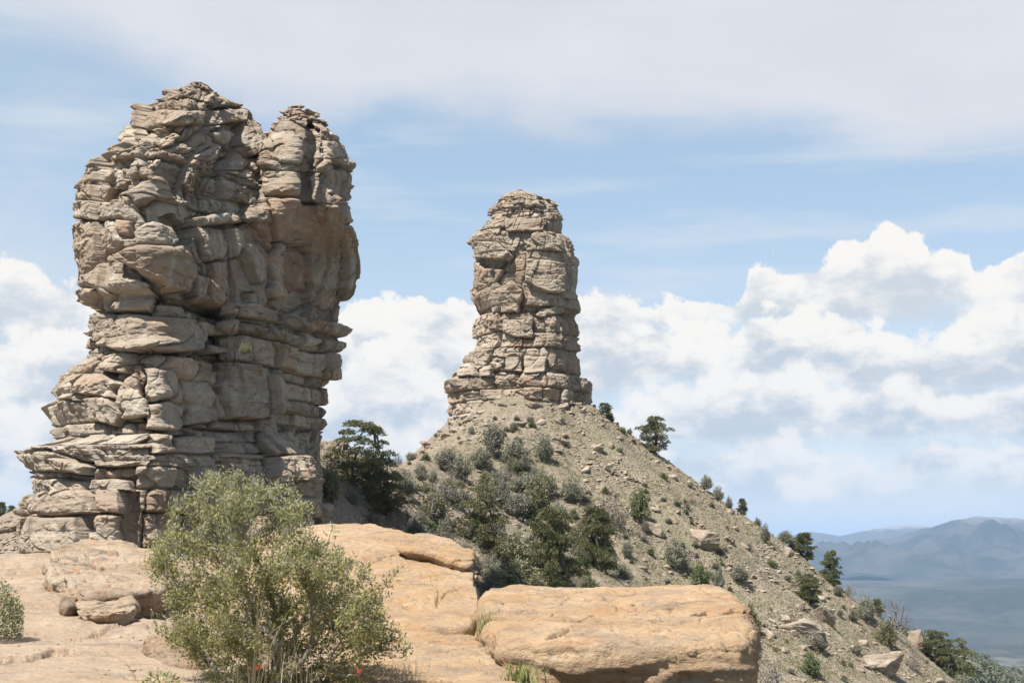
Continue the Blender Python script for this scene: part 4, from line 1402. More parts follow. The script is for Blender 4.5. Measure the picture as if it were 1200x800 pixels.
def bark_material(name, c0, c1):
    m, t, b = new_mat(name)
    geo = t.new('ShaderNodeNewGeometry')
    t.put(b.inputs['Base Color'], t.mix(t.noise(geo.outputs['Position'], 9, 4, .6), c0, c1))
    return m


M_JUN = leaf_material('juniper needles', (.08, .092, .042), (.18, .185, .085), .28)
M_PIN = leaf_material('pinyon needles', (.085, .092, .046), (.19, .19, .095), .28)
M_SAGE = leaf_material('grey green leaves', (.145, .145, .10), (.265, .26, .19), .25)
M_GREEN = leaf_material('bright leaves', (.075, .105, .035), (.15, .175, .07), .25)
M_OLIVE = leaf_material('olive leaves', (.14, .142, .07), (.255, .245, .13), .3)
M_DEAD = leaf_material('dry twigs', (.17, .14, .12), (.28, .24, .20), .05)
M_BUSH = leaf_material('mahogany leaves', (.125, .122, .038), (.37, .345, .155), .4, 0)
M_PLUME = leaf_material('silvery seed plumes', (.52, .50, .40), (.72, .70, .60), .35, 0)
M_GRASS = leaf_material('grass blades', (.14, .18, .05), (.34, .36, .15), .3)
M_STRAW = leaf_material('dry grass blades', (.36, .31, .18), (.58, .52, .34), .3)
M_BARK = bark_material('grey bark', (.14, .12, .10), (.30, .27, .23))
M_BARKD = bark_material('brown bark', (.09, .07, .055), (.20, .165, .13))
M_RED = leaf_material('red petals', (.42, .03, .025), (.55, .06, .05), .2, 0)


def quads(c, a, b, tone=None):
    """rhombic leaves: centres c, half-length vectors a, half-width vectors b"""
    n = len(c)
    v = np.stack([c - a, c + b, c + a, c - b], 1).reshape(-1, 3)
    f = np.arange(n * 4).reshape(n, 4)
    cols = None
    if tone is not None:
        cols = np.repeat(tone, 4, axis=0)
    return v, f, cols


def unit(v):
    return v / np.maximum(np.linalg.norm(v, axis=-1, keepdims=True), 1e-9)


def tubes(segs, sides=5):
    """segs: list of (p0, p1, r0, r1) arrays -> verts, faces"""
    p0 = np.array([s[0] for s in segs])
    p1 = np.array([s[1] for s in segs])
    r0 = np.array([s[2] for s in segs])
    r1 = np.array([s[3] for s in segs])
    d = unit(p1 - p0)
    ref = np.where(np.abs(d[:, 2:3]) < .9, np.array([[0, 0, 1.0]]), np.array([[1.0, 0, 0]]))
    u = unit(np.cross(d, ref))
    w = np.cross(d, u)
    an = np.arange(sides) / sides * 2 * np.pi
    ring = u[:, None] * np.cos(an)[None, :, None] + w[:, None] * np.sin(an)[None, :, None]
    v = np.concatenate([p0[:, None] + ring * r0[:, None, None], p1[:, None] + ring * r1[:, None, None]], 1)
    n = len(segs)
    base = (np.arange(n) * sides * 2)[:, None]
    j = np.arange(sides)
    j2 = (j + 1) % sides
    f = np.stack([base + j, base + j2, base + j2 + sides, base + j + sides], -1).reshape(-1, 4)
    return v.reshape(-1, 3), f


def grow(tips, root, step=.2, bal=.45, rmin=.004, rpow=.5, rscale=1.0, rng=None):
    """join scattered tips to one root by a branching skeleton; returns tube segments and each tip's direction"""
    nodes = [np.array(root, float)]
    par = [-1]
    plen = [0.0]
    order = np.argsort(np.linalg.norm(tips - np.array(root), axis=1))
    dirs = np.zeros_like(tips)
    tipnode = []
    for i in order:
        A = np.array(nodes)
        d = np.linalg.norm(A - tips[i], axis=1)
        k = int(np.argmin(d + bal * np.array(plen) + np.clip(A[:, 2] - tips[i][2], 0, None) * 1.5))
        p, q = nodes[k], tips[i]
        n = max(1, int(round(np.linalg.norm(q - p) / step)))
        last = k
        for s in range(1, n + 1):
            f = s / n
            pt = p + (q - p) * f
            if s < n:
                pt = pt + rng.normal(0, .07, 3) * np.linalg.norm(q - p) / n
                pt[2] -= .06 * np.linalg.norm(q - p) * f * (1 - f)
            plen.append(plen[last] + np.linalg.norm(pt - nodes[last]))
            nodes.append(pt)
            par.append(last)
            last = len(nodes) - 1
        tipnode.append(last)
        dirs[i] = unit((nodes[last] - nodes[par[last]])[None])[0]
    cnt = np.zeros(len(nodes))
    for t in tipnode:
        k = t
        while k >= 0:
            cnt[k] += 1
            k = par[k]
    rad = rmin + rscale * rmin * (cnt ** rpow - 1)
    segs = [(nodes[par[k]], nodes[k], min(rad[par[k]], rad[k] * 1.5), rad[k]) for k in range(1, len(nodes))]
    return segs, dirs


def juniper(seed, slim=1.0, n_clump=78, per=150, leaf=.021):
    """unit-high crown of separate leaf clumps on real limbs; width about 1 as well"""
    rng = np.random.default_rng(seed)
    cl = []
    while len(cl) < n_clump:
        h = rng.uniform(.02, .95)
        w = .52 * slim * (np.sin(np.pi * min(1, h * .80 + .17)) ** .7) * rng.uniform(.55, 1.12)
        a = rng.uniform(0, 2 * np.pi)
        rr = w * math.sqrt(rng.uniform(.05, 1))
        cl.append((rr * math.cos(a), rr * math.sin(a), h, rng.uniform(.095, .18) * (1.15 - .4 * h)))
    cl = np.array(cl)
    segs, dirs = grow(cl[:, :3].copy(), (0, 0, -.12), .12, .3, .007, .5, 1.3, rng)
    C, A, B, Tn = [], [], [], []
    for x, y, z, r in cl:
        n = int(per * (r / .12) ** 2)
        d = unit(rng.normal(0, 1, (n, 3)))
        d[:, 2] = np.abs(d[:, 2]) * .9 - .25
        rad = r * rng.uniform(.35, 1.08, (n, 1)) ** .6
        p = np.array([x, y, z]) + d * rad * np.array([1.15, 1.15, .85])
        a = unit(d + rng.normal(0, .6, (n, 3)) + np.array([0, 0, .35])) * rng.uniform(.6, 1.3, (n, 1)) * leaf
        b = unit(np.cross(a, rng.normal(0, 1, (n, 3)))) * leaf * .48
        C.append(p)
        A.append(a)
        B.append(b)
        Tn.append(np.stack([np.clip(rng.uniform(0, 1) * .5 + rng.uniform(0, .5, n), 0, 1), np.zeros(n), np.zeros(n)], -1))
    lv = quads(np.vstack(C), np.vstack(A), np.vstack(B), np.vstack(Tn))
    return tubes(segs, 5), lv


def shrub(seed, n_stem=60, leaf=.035, per=16, upright=.55, bare=0.0):
    """unit shrub: many thin stems fanning from the root, small leaves along them"""
    rng = np.random.default_rng(seed)
    a = rng.uniform(0, 2 * np.pi, n_stem)
    rr = np.sqrt(rng.uniform(0.02, 1, n_stem)) * .5
    hh = (1 - (rr / .5) ** 2 * (1 - upright * .7)) * rng.uniform(.6, 1.05, n_stem)
    lump = .75 + .35 * np.sin(a * 2 + seed) * np.sin(a * 3 + seed * 2)
    tips = np.stack([rr * np.cos(a) * lump, rr * np.sin(a) * lump, hh * (.8 + .25 * lump)], -1)
    segs, dirs = grow(tips, (0, 0, -.06), .16, .25, .0042, .45, 1.0, rng)
    n = int(per * n_stem * (1 - bare))
    k = rng.integers(0, n_stem, n)
    f = rng.uniform(0, 1, n) ** .6
    base = tips[k] * np.array([.45, .45, .30])
    p = base + (tips[k] - base) * f[:, None] + rng.normal(0, .045, (n, 3))
    p[:, 2] = np.maximum(p[:, 2], .01)
    aa = unit(dirs[k] * .5 + np.array([0, 0, .5]) + rng.normal(0, .6, (n, 3))) * leaf * rng.uniform(.6, 1.4, (n, 1))
    bb = unit(np.cross(aa, rng.normal(0, 1, (n, 3)))) * leaf * .45
    tn = np.stack([np.clip(rng.uniform(0, 1, n_stem)[k] * .6 + rng.uniform(0, .4, n), 0, 1), (rng.uniform(0, 1, n) > .9) * .5, np.zeros(n)], -1)
    return tubes(segs, 4), quads(p, aa, bb, tn)


def proto(name, gen, leafmat, barkmat, crown='crown', stem='trunk'):
    (tv, tf), (lv, lf, lc) = gen
    return (mesh_np(name + ' ' + stem, tv, tf, barkmat), mesh_np(name + ' ' + crown, lv, lf, leafmat, smooth=False, cols=lc), crown, stem)


PROTO = {}
for i in range(4):
    PROTO['J', i] = proto('juniper', juniper(500 + i, .95), M_JUN, M_BARKD)
    PROTO['P', i] = proto('pinyon', juniper(520 + i, 1.15, n_clump=58), M_PIN, M_BARKD)
    PROTO['S', i] = proto('shrub', shrub(540 + i, 90, .034, 34), M_SAGE, M_BARK, 'leaves', 'stems')
    PROTO['G', i] = proto('green shrub', shrub(560 + i, 80, .038, 34), M_GREEN, M_BARK, 'leaves', 'stems')
    PROTO['O', i] = proto('olive shrub', shrub(580 + i, 90, .036, 34), M_OLIVE, M_BARK, 'leaves', 'stems')
    PROTO['D', i] = proto('dry shrub', shrub(600 + i, 110, .026, 9), M_DEAD, M_BARK, 'foliage', 'stems')
prng = np.random.default_rng(77)
NAMES = dict(J='juniper_tree', P='pinyon_tree', S='grey_shrub', G='green_shrub', O='olive_shrub', D='dry_shrub')
CATS = dict(J='tree', P='tree', S='shrub', G='shrub', O='shrub', D='shrub')


def plant(kind, loc, w, h, label, group=None, single=False, sink=.04):
    tm, cm, cn, sn = PROTO[kind, int(prng.integers(0, 4))]
    rz = float(prng.uniform(0, 6.28))
    if single:                                 # too small in the picture to show its stems
        o = link(NAMES[kind], cm, loc=loc)
        o.rotation_euler = (0, 0, rz)
    else:
        o = empty(NAMES[kind], loc, rz)
        link(sn, tm, o)
        link(cn, cm, o)
    o.scale = (w, w, h)
    tag(o, label, CATS[kind], group)
    return o


# every shrub and tree one can pick out on the slopes: kind, column, row of its foot, width, height (photograph pixels), label
PLANTS = [
    ('P', 421, 566, 68, 68, 'tall dark pinyon on the saddle right beside the near tower'),
    ('P', 447, 596, 56, 58, 'second dark pinyon just below the tall pinyon on the saddle'),
    ('O', 388, 596, 28, 52, 'yellowish tall shrub against the right foot of the near tower'),
    ('D', 466, 543, 15, 18, 'thin wiry bush on the skyline of the saddle'),
    ('S', 481, 545, 18, 12, 'small round grey shrub on the saddle skyline beside the wiry bush'),
    ('G', 499, 542, 15, 10, 'small green shrub at the right end of the saddle skyline'),
    ('S', 437, 613, 22, 18, 'dark low shrub at the foot of the second pinyon'),
    ('S', 414, 590, 24, 20, 'low grey shrub left of the second pinyon'),
    ('D', 466, 614, 32, 30, 'twiggy purplish shrub right below the pinyons'),
    ('S', 488, 624, 34, 30, 'grey shrub behind the upper edge of the tilted slab'),
    ('S', 521, 643, 42, 38, 'wide grey-green shrub behind the peeling sheet of rock'),
    ('O', 510, 606, 40, 36, 'wide olive shrub in the hollow under the saddle'),
    ('S', 478, 578, 24, 20, 'small shrub on the bare bank right of the pinyons'),
    ('S', 537, 562, 38, 28, 'spreading grey shrub on the left shoulder of the cone'),
    ('S', 507, 570, 16, 20, 'narrow shrub on the saddle bank below the skyline shrubs'),
    ('S', 577, 540, 34, 44, 'tall leaning grey shrub directly under the left foot of the far tower'),
    ('S', 553, 510, 10, 11, 'little shrub on the pale bank at the far tower foot'),
    ('S', 564, 545, 11, 11, 'little shrub left of the tall leaning grey shrub'),
    ('S', 639, 543, 26, 33, 'dark round shrub on the scree below the middle of the far tower'),
    ('D', 592, 565, 24, 24, 'dry purplish shrub under the tall leaning grey shrub'),
    ('S', 602, 508, 12, 9, 'little shrub at the foot of the far tower cliff'),
    ('O', 632, 596, 36, 42, 'olive bush with bare branches in the middle of the cone'),
    ('S', 653, 612, 36, 28, 'grey shrub touching the olive bush with bare branches'),
    ('S', 586, 595, 38, 32, 'grey-blue shrub in the middle of the thicket'),
    ('S', 612, 614, 40, 38, 'big grey-blue shrub left of the darkest juniper'),
    ('P', 563, 634, 54, 66, 'sparse pinyon with a dark leaning trunk in the thicket'),
    ('J', 647, 686, 54, 92, 'tallest and darkest juniper, standing behind the sandstone block'),
    ('J', 624, 620, 20, 26, 'small juniper touching the top of the darkest juniper'),
    ('O', 600, 658, 54, 44, 'wide olive shrub left of the darkest juniper'),
    ('O', 603, 697, 78, 46, 'wide light green shrub right behind the gap between slab and block'),
    ('D', 552, 674, 36, 36, 'dry grey shrub behind the right edge of the tilted slab'),
    ('J', 700, 674, 46, 68, 'second dark juniper, right of the darkest one'),
    ('D', 716, 620, 46, 44, 'rounded purplish shrub above the second dark juniper'),
    ('J', 683, 680, 20, 32, 'slim young juniper between the two dark junipers'),
    ('J', 709, 480, 19, 16, 'small flat-topped juniper on the skyline just right of the far tower'),
    ('S', 716, 493, 11, 13, 'small shrub under the flat-topped skyline juniper'),
    ('S', 738, 507, 9, 8, 'tiny shrub on the skyline left of the round pinyon'),
    ('P', 767, 528, 36, 40, 'round pinyon alone on the upper right skyline of the cone'),
    ('S', 827, 572, 18, 19, 'grey shrub at the top of the row along the right skyline'),
    ('S', 841, 584, 17, 18, 'grey shrub at the bottom of the row along the right skyline'),
    ('S', 854, 597, 11, 15, 'narrow shrub on the skyline below the row of grey shrubs'),
    ('G', 748, 608, 32, 38, 'bright green shrub high on the scree'),
    ('S', 793, 664, 34, 36, 'dark grey-green shrub left of the big pale boulder'),
    ('S', 756, 624, 12, 18, 'narrow shrub beside the tilted flat slab on the scree'),
    ('S', 735, 651, 16, 22, 'narrow grey shrub between the second juniper and the scree'),
    ('J', 870, 602, 13, 18, 'tiny pointed juniper alone on the right skyline'),
    ('S', 888, 611, 10, 12, 'tiny shrub on the skyline under the pointed juniper'),
    ('S', 897, 638, 15, 22, 'narrow grey shrub on the lower right skyline'),
    ('O', 919, 643, 22, 16, 'low olive shrub at the top of the skyline clump'),
    ('J', 942, 660, 27, 30, 'juniper at the end of the skyline clump'),
    ('O', 931, 650, 16, 17, 'olive shrub in the middle of the skyline clump'),
    ('G', 822, 687, 26, 30, 'green shrub behind the right part of the sandstone block'),
    ('S', 843, 691, 18, 30, 'tall grey shrub right of the green shrub behind the block'),
    ('S', 866, 680, 28, 22, 'spiky grey shrub below the big pale boulder'),
    ('J', 947, 707, 30, 31, 'round bright juniper in the open scree'),
    ('J', 975, 688, 22, 36, 'conical juniper on the skyline with blue mountain behind'),
    ('S', 982, 699, 14, 12, 'small grey shrub at the foot of the conical juniper'),
    ('G', 881, 738, 26, 33, 'dark green shrub touching the right end of the sandstone block'),
    ('S', 935, 673, 8, 9, 'tiny shrub above the round bright juniper'),
    ('S', 958, 760, 32, 18, 'low grey shrub under the pair of split boulders'),
    ('S', 1017, 730, 24, 31, 'grey-green shrub on the skyline below the dead twigs'),
    ('J', 1029, 718, 16, 22, 'small juniper behind the grey-green skyline shrub'),
    ('O', 1040, 756, 30, 32, 'dark olive shrub under the reddish dead tree'),
    ('G', 950, 790, 28, 28, 'bright green shrub low on the scree near the bottom edge'),
    ('D', 902, 806, 46, 46, 'wide purplish dry shrub at the right end of the sandstone block'),
    ('S', 1005, 768, 16, 12, 'small grey shrub above the long pinkish boulder'),
    ('S', 1000, 728, 15, 14, 'small grey shrub left of the grey-green skyline shrub'),
    ('P', 1096, 775, 36, 35, 'left of two olive pinyons at the lower right end of the slope'),
    ('P', 1124, 796, 38, 44, 'right of two olive pinyons at the lower right end of the slope'),
    ('S', 1128, 808, 26, 20, 'grey shrub under the right olive pinyon'),
    ('D', 1071, 784, 20, 22, 'dry shrub beside the pale outcrop'),
    ('D', 996, 690, 16, 16, 'dead twigs standing on the skyline beside the conical juniper'),
]
P_ = np.array([(p[1], p[2]) for p in PLANTS], float)
# feet lie a little inside the slope's outline; step down until the ray meets the ground
XYZ = hit(P_[:, 0], P_[:, 1])
for tries in range(14):
    bad = np.isnan(XYZ[:, 1]) | (XYZ[:, 1] > 300)
    if not bad.any():
        break
    P_[bad, 1] += 2.0
    XYZ[bad] = hit(P_[bad, 0], P_[bad, 1])
for (kind, px, py, w, h, lab), X_ in zip(PLANTS, XYZ):
    if np.isnan(X_[1]):
        continue
    s = X_[1] / FPX
    plant(kind, Vector(X_) + Vector((0, 0, -.1)), w * s * 1.08, h * s * 1.1, lab)

# the small trees left of the near tower
for kind, px, py, w, h, Y, lab in (('J', 13, 614, 12, 22, 120, 'small slim juniper left of the near tower'), ('J', 1, 618, 12, 30, 121, 'slim juniper cut by the left edge of the view'),
                                   ('S', 45, 586, 12, 20, 117, 'spiky bush on the skyline against the left foot of the near tower'), ('S', 30, 596, 12, 10, 118, 'low bush on the skyline left of the spiky bush')):
    v = at(px, py, Y)
    z = float(height(v.x, v.y))
    top = at(px, py - h, Y).z
    z = max(z, v.z - .6)
    plant(kind, Vector((v.x, v.y, z - .2)), w * Y / FPX * 1.2, max(.8, top - z + .2), lab)

# the thicket below the saddle
rng = np.random.default_rng(88)
TH = [(455, 560), (540, 540), (600, 545), (690, 600), (735, 690), (640, 700), (560, 690), (490, 640)]
c = 0
while c < 84:
    px, py = rng.uniform(450, 735), rng.uniform(545, 700)
    ins, _ = poly_inside(np.array([px]), np.array([py]), TH)
    if not ins[0]:
        continue
    p = hit([px], [py])[0]
    if np.isnan(p[1]):
        continue
    kind = str(rng.choice(['S', 'S', 'O', 'O', 'D', 'S']))
    s = p[1] / FPX
    w = rng.uniform(14, 36)
    word = dict(S='grey', O='olive', D='dry brown')[kind]
    plant(kind, Vector(p) + Vector((0, 0, -.1)), w * s * 1.1, w * s * rng.uniform(.7, 1.05), 'bushy %s shrub, one of many crowded in the thicket below the saddle' % word, '%s shrubs of the thicket below the saddle' % word)
    c += 1

# the dead tree
rng = np.random.default_rng(91)
dt = hit([1057], [742])[0]
if np.isnan(dt[1]):
    dt = hit([1050], [748])[0]
s = dt[1] / FPX
tips = np.stack([rng.normal(0, 1, 170) * 12 * s, rng.normal(0, 1, 170) * 10 * s, rng.uniform(10, 46, 170) * s], -1)
tips[:, 0] *= 1.2 - tips[:, 2] / (90 * s)
segs, _ = grow(tips, (0, 0, -.5), .5, .3, .018, .5, 1.0, rng)
dead = empty('dead_tree', Vector(dt))
tag(dead, 'bare reddish dead tree on the lower right skyline of the slope', 'tree')
v_, f_ = tubes(segs, 4)
link('branches', mesh_np('branches', v_, f_, bark_material('dead wood', (.13, .105, .09), (.24, .195, .17))), dead)
n = 420
k = rng.integers(0, 170, n)
c_ = tips[k] * rng.uniform(.6, 1, (n, 1)) + rng.normal(0, .35, (n, 3))
a_ = unit(rng.normal(0, 1, (n, 3))) * .16
b_ = unit(np.cross(a_, rng.normal(0, 1, (n, 3)))) * .03
lv, lf, lc = quads(c_, a_, b_, np.stack([rng.uniform(0, 1, n)] * 2 + [np.zeros(n)], -1) * np.array([1, .3, 0]))
link('foliage', mesh_np('foliage', lv, lf, M_DEAD, smooth=False, cols=lc), dead)

# the many small tufts that dot the slope, each its own plant
rng = np.random.default_rng(123)


def on_slope(n, seed, xmin=470, xmax=1110):
    r = np.random.default_rng(seed)
    px = r.uniform(xmin, xmax, n)
    py = r.uniform(480, 800, n)
    q = hit(px, py, 120, 262, 72)
    ok = ~np.isnan(q[:, 1])
    return q[ok], px[ok], py[ok]


q, px_, py_ = on_slope(1300, 5)
cnt = 0
for (x, y, z), a, b in zip(q, px_, py_):
    veg = .45 + .55 * sstep(720, 560, a) * sstep(520, 600, b) + .25 * float(vn(x / 9, y / 9, 0, 71))
    if rng.uniform() > veg or math.hypot(x - CH.x, y - CH.y) < 11.5:
        continue
    kind = rng.choice(['S', 'S', 'S', 'O', 'D', 'G'])
    h_ = rng.uniform(.45, 1.15)
    plant(str(kind), Vector((x, y, z - .05)), h_ * rng.uniform(1.1, 1.7), h_, dict(S='small grey shrub, one of many dotting the scree slope', O='small olive shrub, one of many dotting the scree slope', D='small dry brown shrub, one of many dotting the scree slope', G='small green shrub, one of many dotting the scree slope')[str(kind)], 'small %s shrubs dotting the scree slope' % dict(S='grey', O='olive', D='dry', G='green')[str(kind)], single=True)
    cnt += 1
    if cnt >= 300:
        break


# dry bunch grass over the slope
def bunch_grass():
    q, a, b = on_slope(11000, 9)
    r = np.random.default_rng(17)
    keep = (vn(q[:, 0] / 7, q[:, 1] / 7, 0, 33) + .25 + .0018 * (a - 800) > r.uniform(-.5, .6, len(q)))
    q = q[keep]
    m = 12
    n = len(q) * m
    base = np.repeat(q, m, 0) + r.normal(0, .10, (n, 3)) * np.array([1, 1, 0])
    h = r.uniform(.12, .42, (n, 1))
    d = unit(np.stack([r.normal(0, .5, n), r.normal(0, .5, n), np.ones(n)], -1))
    a_ = d * h / 2
    b_ = unit(np.cross(a_, r.normal(0, 1, (n, 3)))) * .035
    tn = np.stack([r.uniform(0, 1, n), np.zeros(n), np.zeros(n)], -1)
    lv, lf, lc = quads(base + a_, a_, b_, tn)
    me = mesh_np('dry_grass', lv, lf, leaf_material('bunch grass', (.21, .19, .10), (.36, .32, .19), .2), smooth=False, cols=lc)
    tag(link('dry_grass', me), 'dry yellowish bunch grass scattered over the scree slope', 'grass', kind='stuff')


bunch_grass()


def spur_woods():
    r = np.random.default_rng(29)
    n = 4200
    px = r.uniform(1000, 1230, n)
    py = r.uniform(735, 830, n)
    q = hit(px, py, 420, 2700, 150)
    q = q[~np.isnan(q[:, 1])]
    q = q[fbm(q[:, 0] / 60, q[:, 1] / 60, 0, 3, .5, 55) > -.25]
    V, F, Cc = [], [], []
    for i, (x, y, z) in enumerate(q):
        k = 14
        rad = r.uniform(1.2, 2.6)
        c = np.array([x, y, z + rad * .6]) + r.normal(0, .45, (k, 3)) * rad
        a_ = unit(r.normal(0, 1, (k, 3))) * rad * .42
        b_ = unit(np.cross(a_, r.normal(0, 1, (k, 3)))) * rad * .3
        V.append((c, a_, b_))
        Cc.append(np.stack([np.full(k, r.uniform(0, 1)), np.zeros(k), np.zeros(k)], -1))
    lv, lf, lc = quads(np.vstack([v[0] for v in V]), np.vstack([v[1] for v in V]), np.vstack([v[2] for v in V]), np.vstack(Cc))
    me = mesh_np('woods', lv, lf, leaf_material('spur woods', (.07, .085, .05), (.16, .165, .11), .15), smooth=False, cols=lc)
    tag(link('woods', me), 'scattered dark woods on the lower spur beyond the slope', 'woods', kind='stuff')


spur_woods()
# ================================================================ rocks on the slope
def rock_mesh(seed, flat=.6, sub=4, mat=None):
    """an angular boulder: a ball cut by random planes, then roughened"""
    rng = np.random.default_rng(seed)
    nu, nv_ = 16 * sub // 2, 10 * sub // 2
    th = np.linspace(0, 2 * np.pi, nu, endpoint=False)
    ph = np.linspace(.02, np.pi - .02, nv_)
    Pp, Tt = np.meshgrid(ph, th, indexing='ij')
    d = np.stack([np.sin(Pp) * np.cos(Tt), np.sin(Pp) * np.sin(Tt), np.cos(Pp)], -1)
    nrm = unit(rng.normal(0, 1, (13, 3)))
    nrm = np.vstack([nrm[:9], [[0, 0, 1], [1, .1, .1], [-1, .1, 0], [0, 1, 0], [0, -1, .15]]])
    off = rng.uniform(.55, 1.0, len(nrm))
    r = np.full(Pp.shape, 1.35)
    for n_, o_ in zip(nrm, off):
        c = d @ n_
        r = np.where(c > .05, np.minimum(r, o_ / np.maximum(c, .05)), r)
    p = d * r[..., None]
    p = p * (1 + .16 * fbm(p[..., 0] * 1.2, p[..., 1] * 1.2, p[..., 2] * 1.2, 2, .5, seed + 1) + .10 * fbm(p[..., 0] * 3, p[..., 1] * 3, p[..., 2] * 6, 5, .6, seed))[..., None]
    p[..., 2] *= flat
    v = p.reshape(-1, 3)
    f = grid_faces(nv_, nu, wrap=True)[:, ::-1]
    s = rng.uniform(.3, .7)
    cols = np.tile(np.array([[s, rng.uniform(0, .35), rng.uniform(.2, .8)]]), (len(v), 1))
    return mesh_np('rock', v, f, mat or ROCK_FAR, cols=cols)


ROCKS = [rock_mesh(700 + i, .55 + .05 * (i % 4), 14) for i in range(6)]
SMALL = [rock_mesh(720 + i, .5 + .06 * (i % 4), 2) for i in range(6)]
rrng = np.random.default_rng(31)
BOULDERS = [
    (827, 642, 40, 26, 'big pale boulder, the largest on the open scree'), (768, 624, 22, 16, 'tilted flat slab of rock beside the narrow shrub on the scree'),
    (700, 529, 17, 12, 'dark-sided rock high on the cone below the skyline junipers'), (716, 525, 11, 8, 'pale rock next to the dark-sided rock high on the cone'),
    (741, 597, 12, 8, 'pale rock tucked under the bright green shrub'), (942, 742, 44, 24, 'left half of the pair of split boulders, with dark hollows'),
    (967, 732, 30, 26, 'right half of the pair of split boulders, square and pinkish'), (1033, 790, 44, 28, 'long pinkish boulder low on the right of the slope'),
    (812, 650, 12, 9, 'rock leaning on the left side of the big pale boulder'), (853, 638, 16, 10, 'broken rock on the right of the big pale boulder'),
    (924, 655, 13, 12, 'square pale rock under the skyline clump'), (880, 612, 8, 6, 'small rock near the pointed juniper'),
    (938, 718, 16, 10, 'rock at the foot of the round bright juniper'), (1078, 752, 24, 26, 'pale outcrop under the reddish dead tree'),
    (656, 498, 14, 9, 'pale rock under the right foot of the far tower'), (662, 512, 10, 7, 'small pale rock below the far tower, right of the dark round shrub'),
    (930, 748, 12, 8, 'rock at the left end of the split boulders'), (790, 645, 12, 7, 'rock above the dark grey-green shrub'),
    (1008, 700, 12, 9, 'rock on the skyline below the conical juniper'), (716, 648, 12, 9, 'rock among the roots of the second dark juniper'),
    (380, 606, 26, 17, 'small wedge of rock behind the tilted slab at the right foot of the near tower'),
    (396, 520, 26, 18, 'pale broken rock behind the right foot of the near tower'), (392, 545, 20, 14, 'lower pale rock behind the right foot of the near tower'),
]
bq = hit([b[0] for b in BOULDERS], [b[1] - 2 for b in BOULDERS])
for i, ((px, py, w, h, lab), p) in enumerate(zip(BOULDERS, bq)):
    if np.isnan(p[1]):
        p = hit([px - 4], [py + 6])[0]
        if np.isnan(p[1]):
            continue
    s = p[1] / FPX
    o = link('boulder', ROCKS[i % 6], loc=Vector(p))
    o.rotation_euler = (float(rrng.uniform(-.2, .2)), float(rrng.uniform(0.05, .4)), float(rrng.uniform(-.5, .5)) + (i // 6) * 1.7)
    o.scale = (w * s * .52, w * s * .5, h * s * .95)
    o.location.z += h * s * .18
    tag(o, lab, 'boulder')

for k, (px, py, w, lab) in enumerate(((8, 640, 30, 'grey stepped rock left of the near tower, at the left edge of the view'), (24, 628, 26, 'flat grey rock on the rubble bank left of the near tower'), (30, 612, 20, 'upper rock on the rubble bank left of the near tower'), (14, 618, 16, 'small rock between the slim junipers on the rubble bank'))):
    Y = 112
    v = at(px, py, Y)
    o = link('boulder', ROCKS[k % 6], loc=(v.x, Y, max(v.z - .3, float(height(v.x, Y)))))
    o.scale = (w * .045, w * .035, w * .022)
    o.rotation_euler = (.1, .1 * k, k * 1.3)
    tag(o, lab, 'boulder')

q, a_, b_ = on_slope(420, 41, 540, 1110)
nn = 0
for p, px in zip(q, a_):
    if math.hypot(p[0] - CH.x, p[1] - CH.y) < 11.5:
        continue
    o = link('rock', SMALL[nn % 6], loc=Vector(p))
    s = float(rrng.uniform(.28, .5) + .5 * max(0, rrng.normal(0, .45)))
    o.scale = (s * 1.2, s, s * .9)
    o.rotation_euler = (float(rrng.uniform(-.4, .4)), float(rrng.uniform(-.2, .6)), float(rrng.uniform(0, 6.28)))
    tag(o, 'angular pale rock, one of many lying loose on the scree slope', 'rock', 'loose rocks on the scree slope')
    nn += 1
    if nn >= 240:
        break


def apron():
    r = np.random.default_rng(61)
    for k in range(46):
        th = r.uniform(-2.9, .1)
        rad = 11.2 + abs(r.normal(0, 3.2))
        x, y = CH.x + math.cos(th) * rad, CH.y - 1 + math.sin(th) * rad
        o = link('rock', ROCKS[k % 6], loc=(x, y, float(height(x, y))))
        s_ = float(r.uniform(.3, .62) + abs(r.normal(0, .28)))
        o.scale = (s_ * 1.25, s_, s_ * .75)
        o.rotation_euler = (float(r.uniform(-.4, .4)), float(r.uniform(-.3, .3)), float(r.uniform(0, 6.28)))
        tag(o, 'fallen sandstone block, one of many lying at the foot of the far tower', 'rock', 'fallen blocks at the foot of the far tower')


apron()


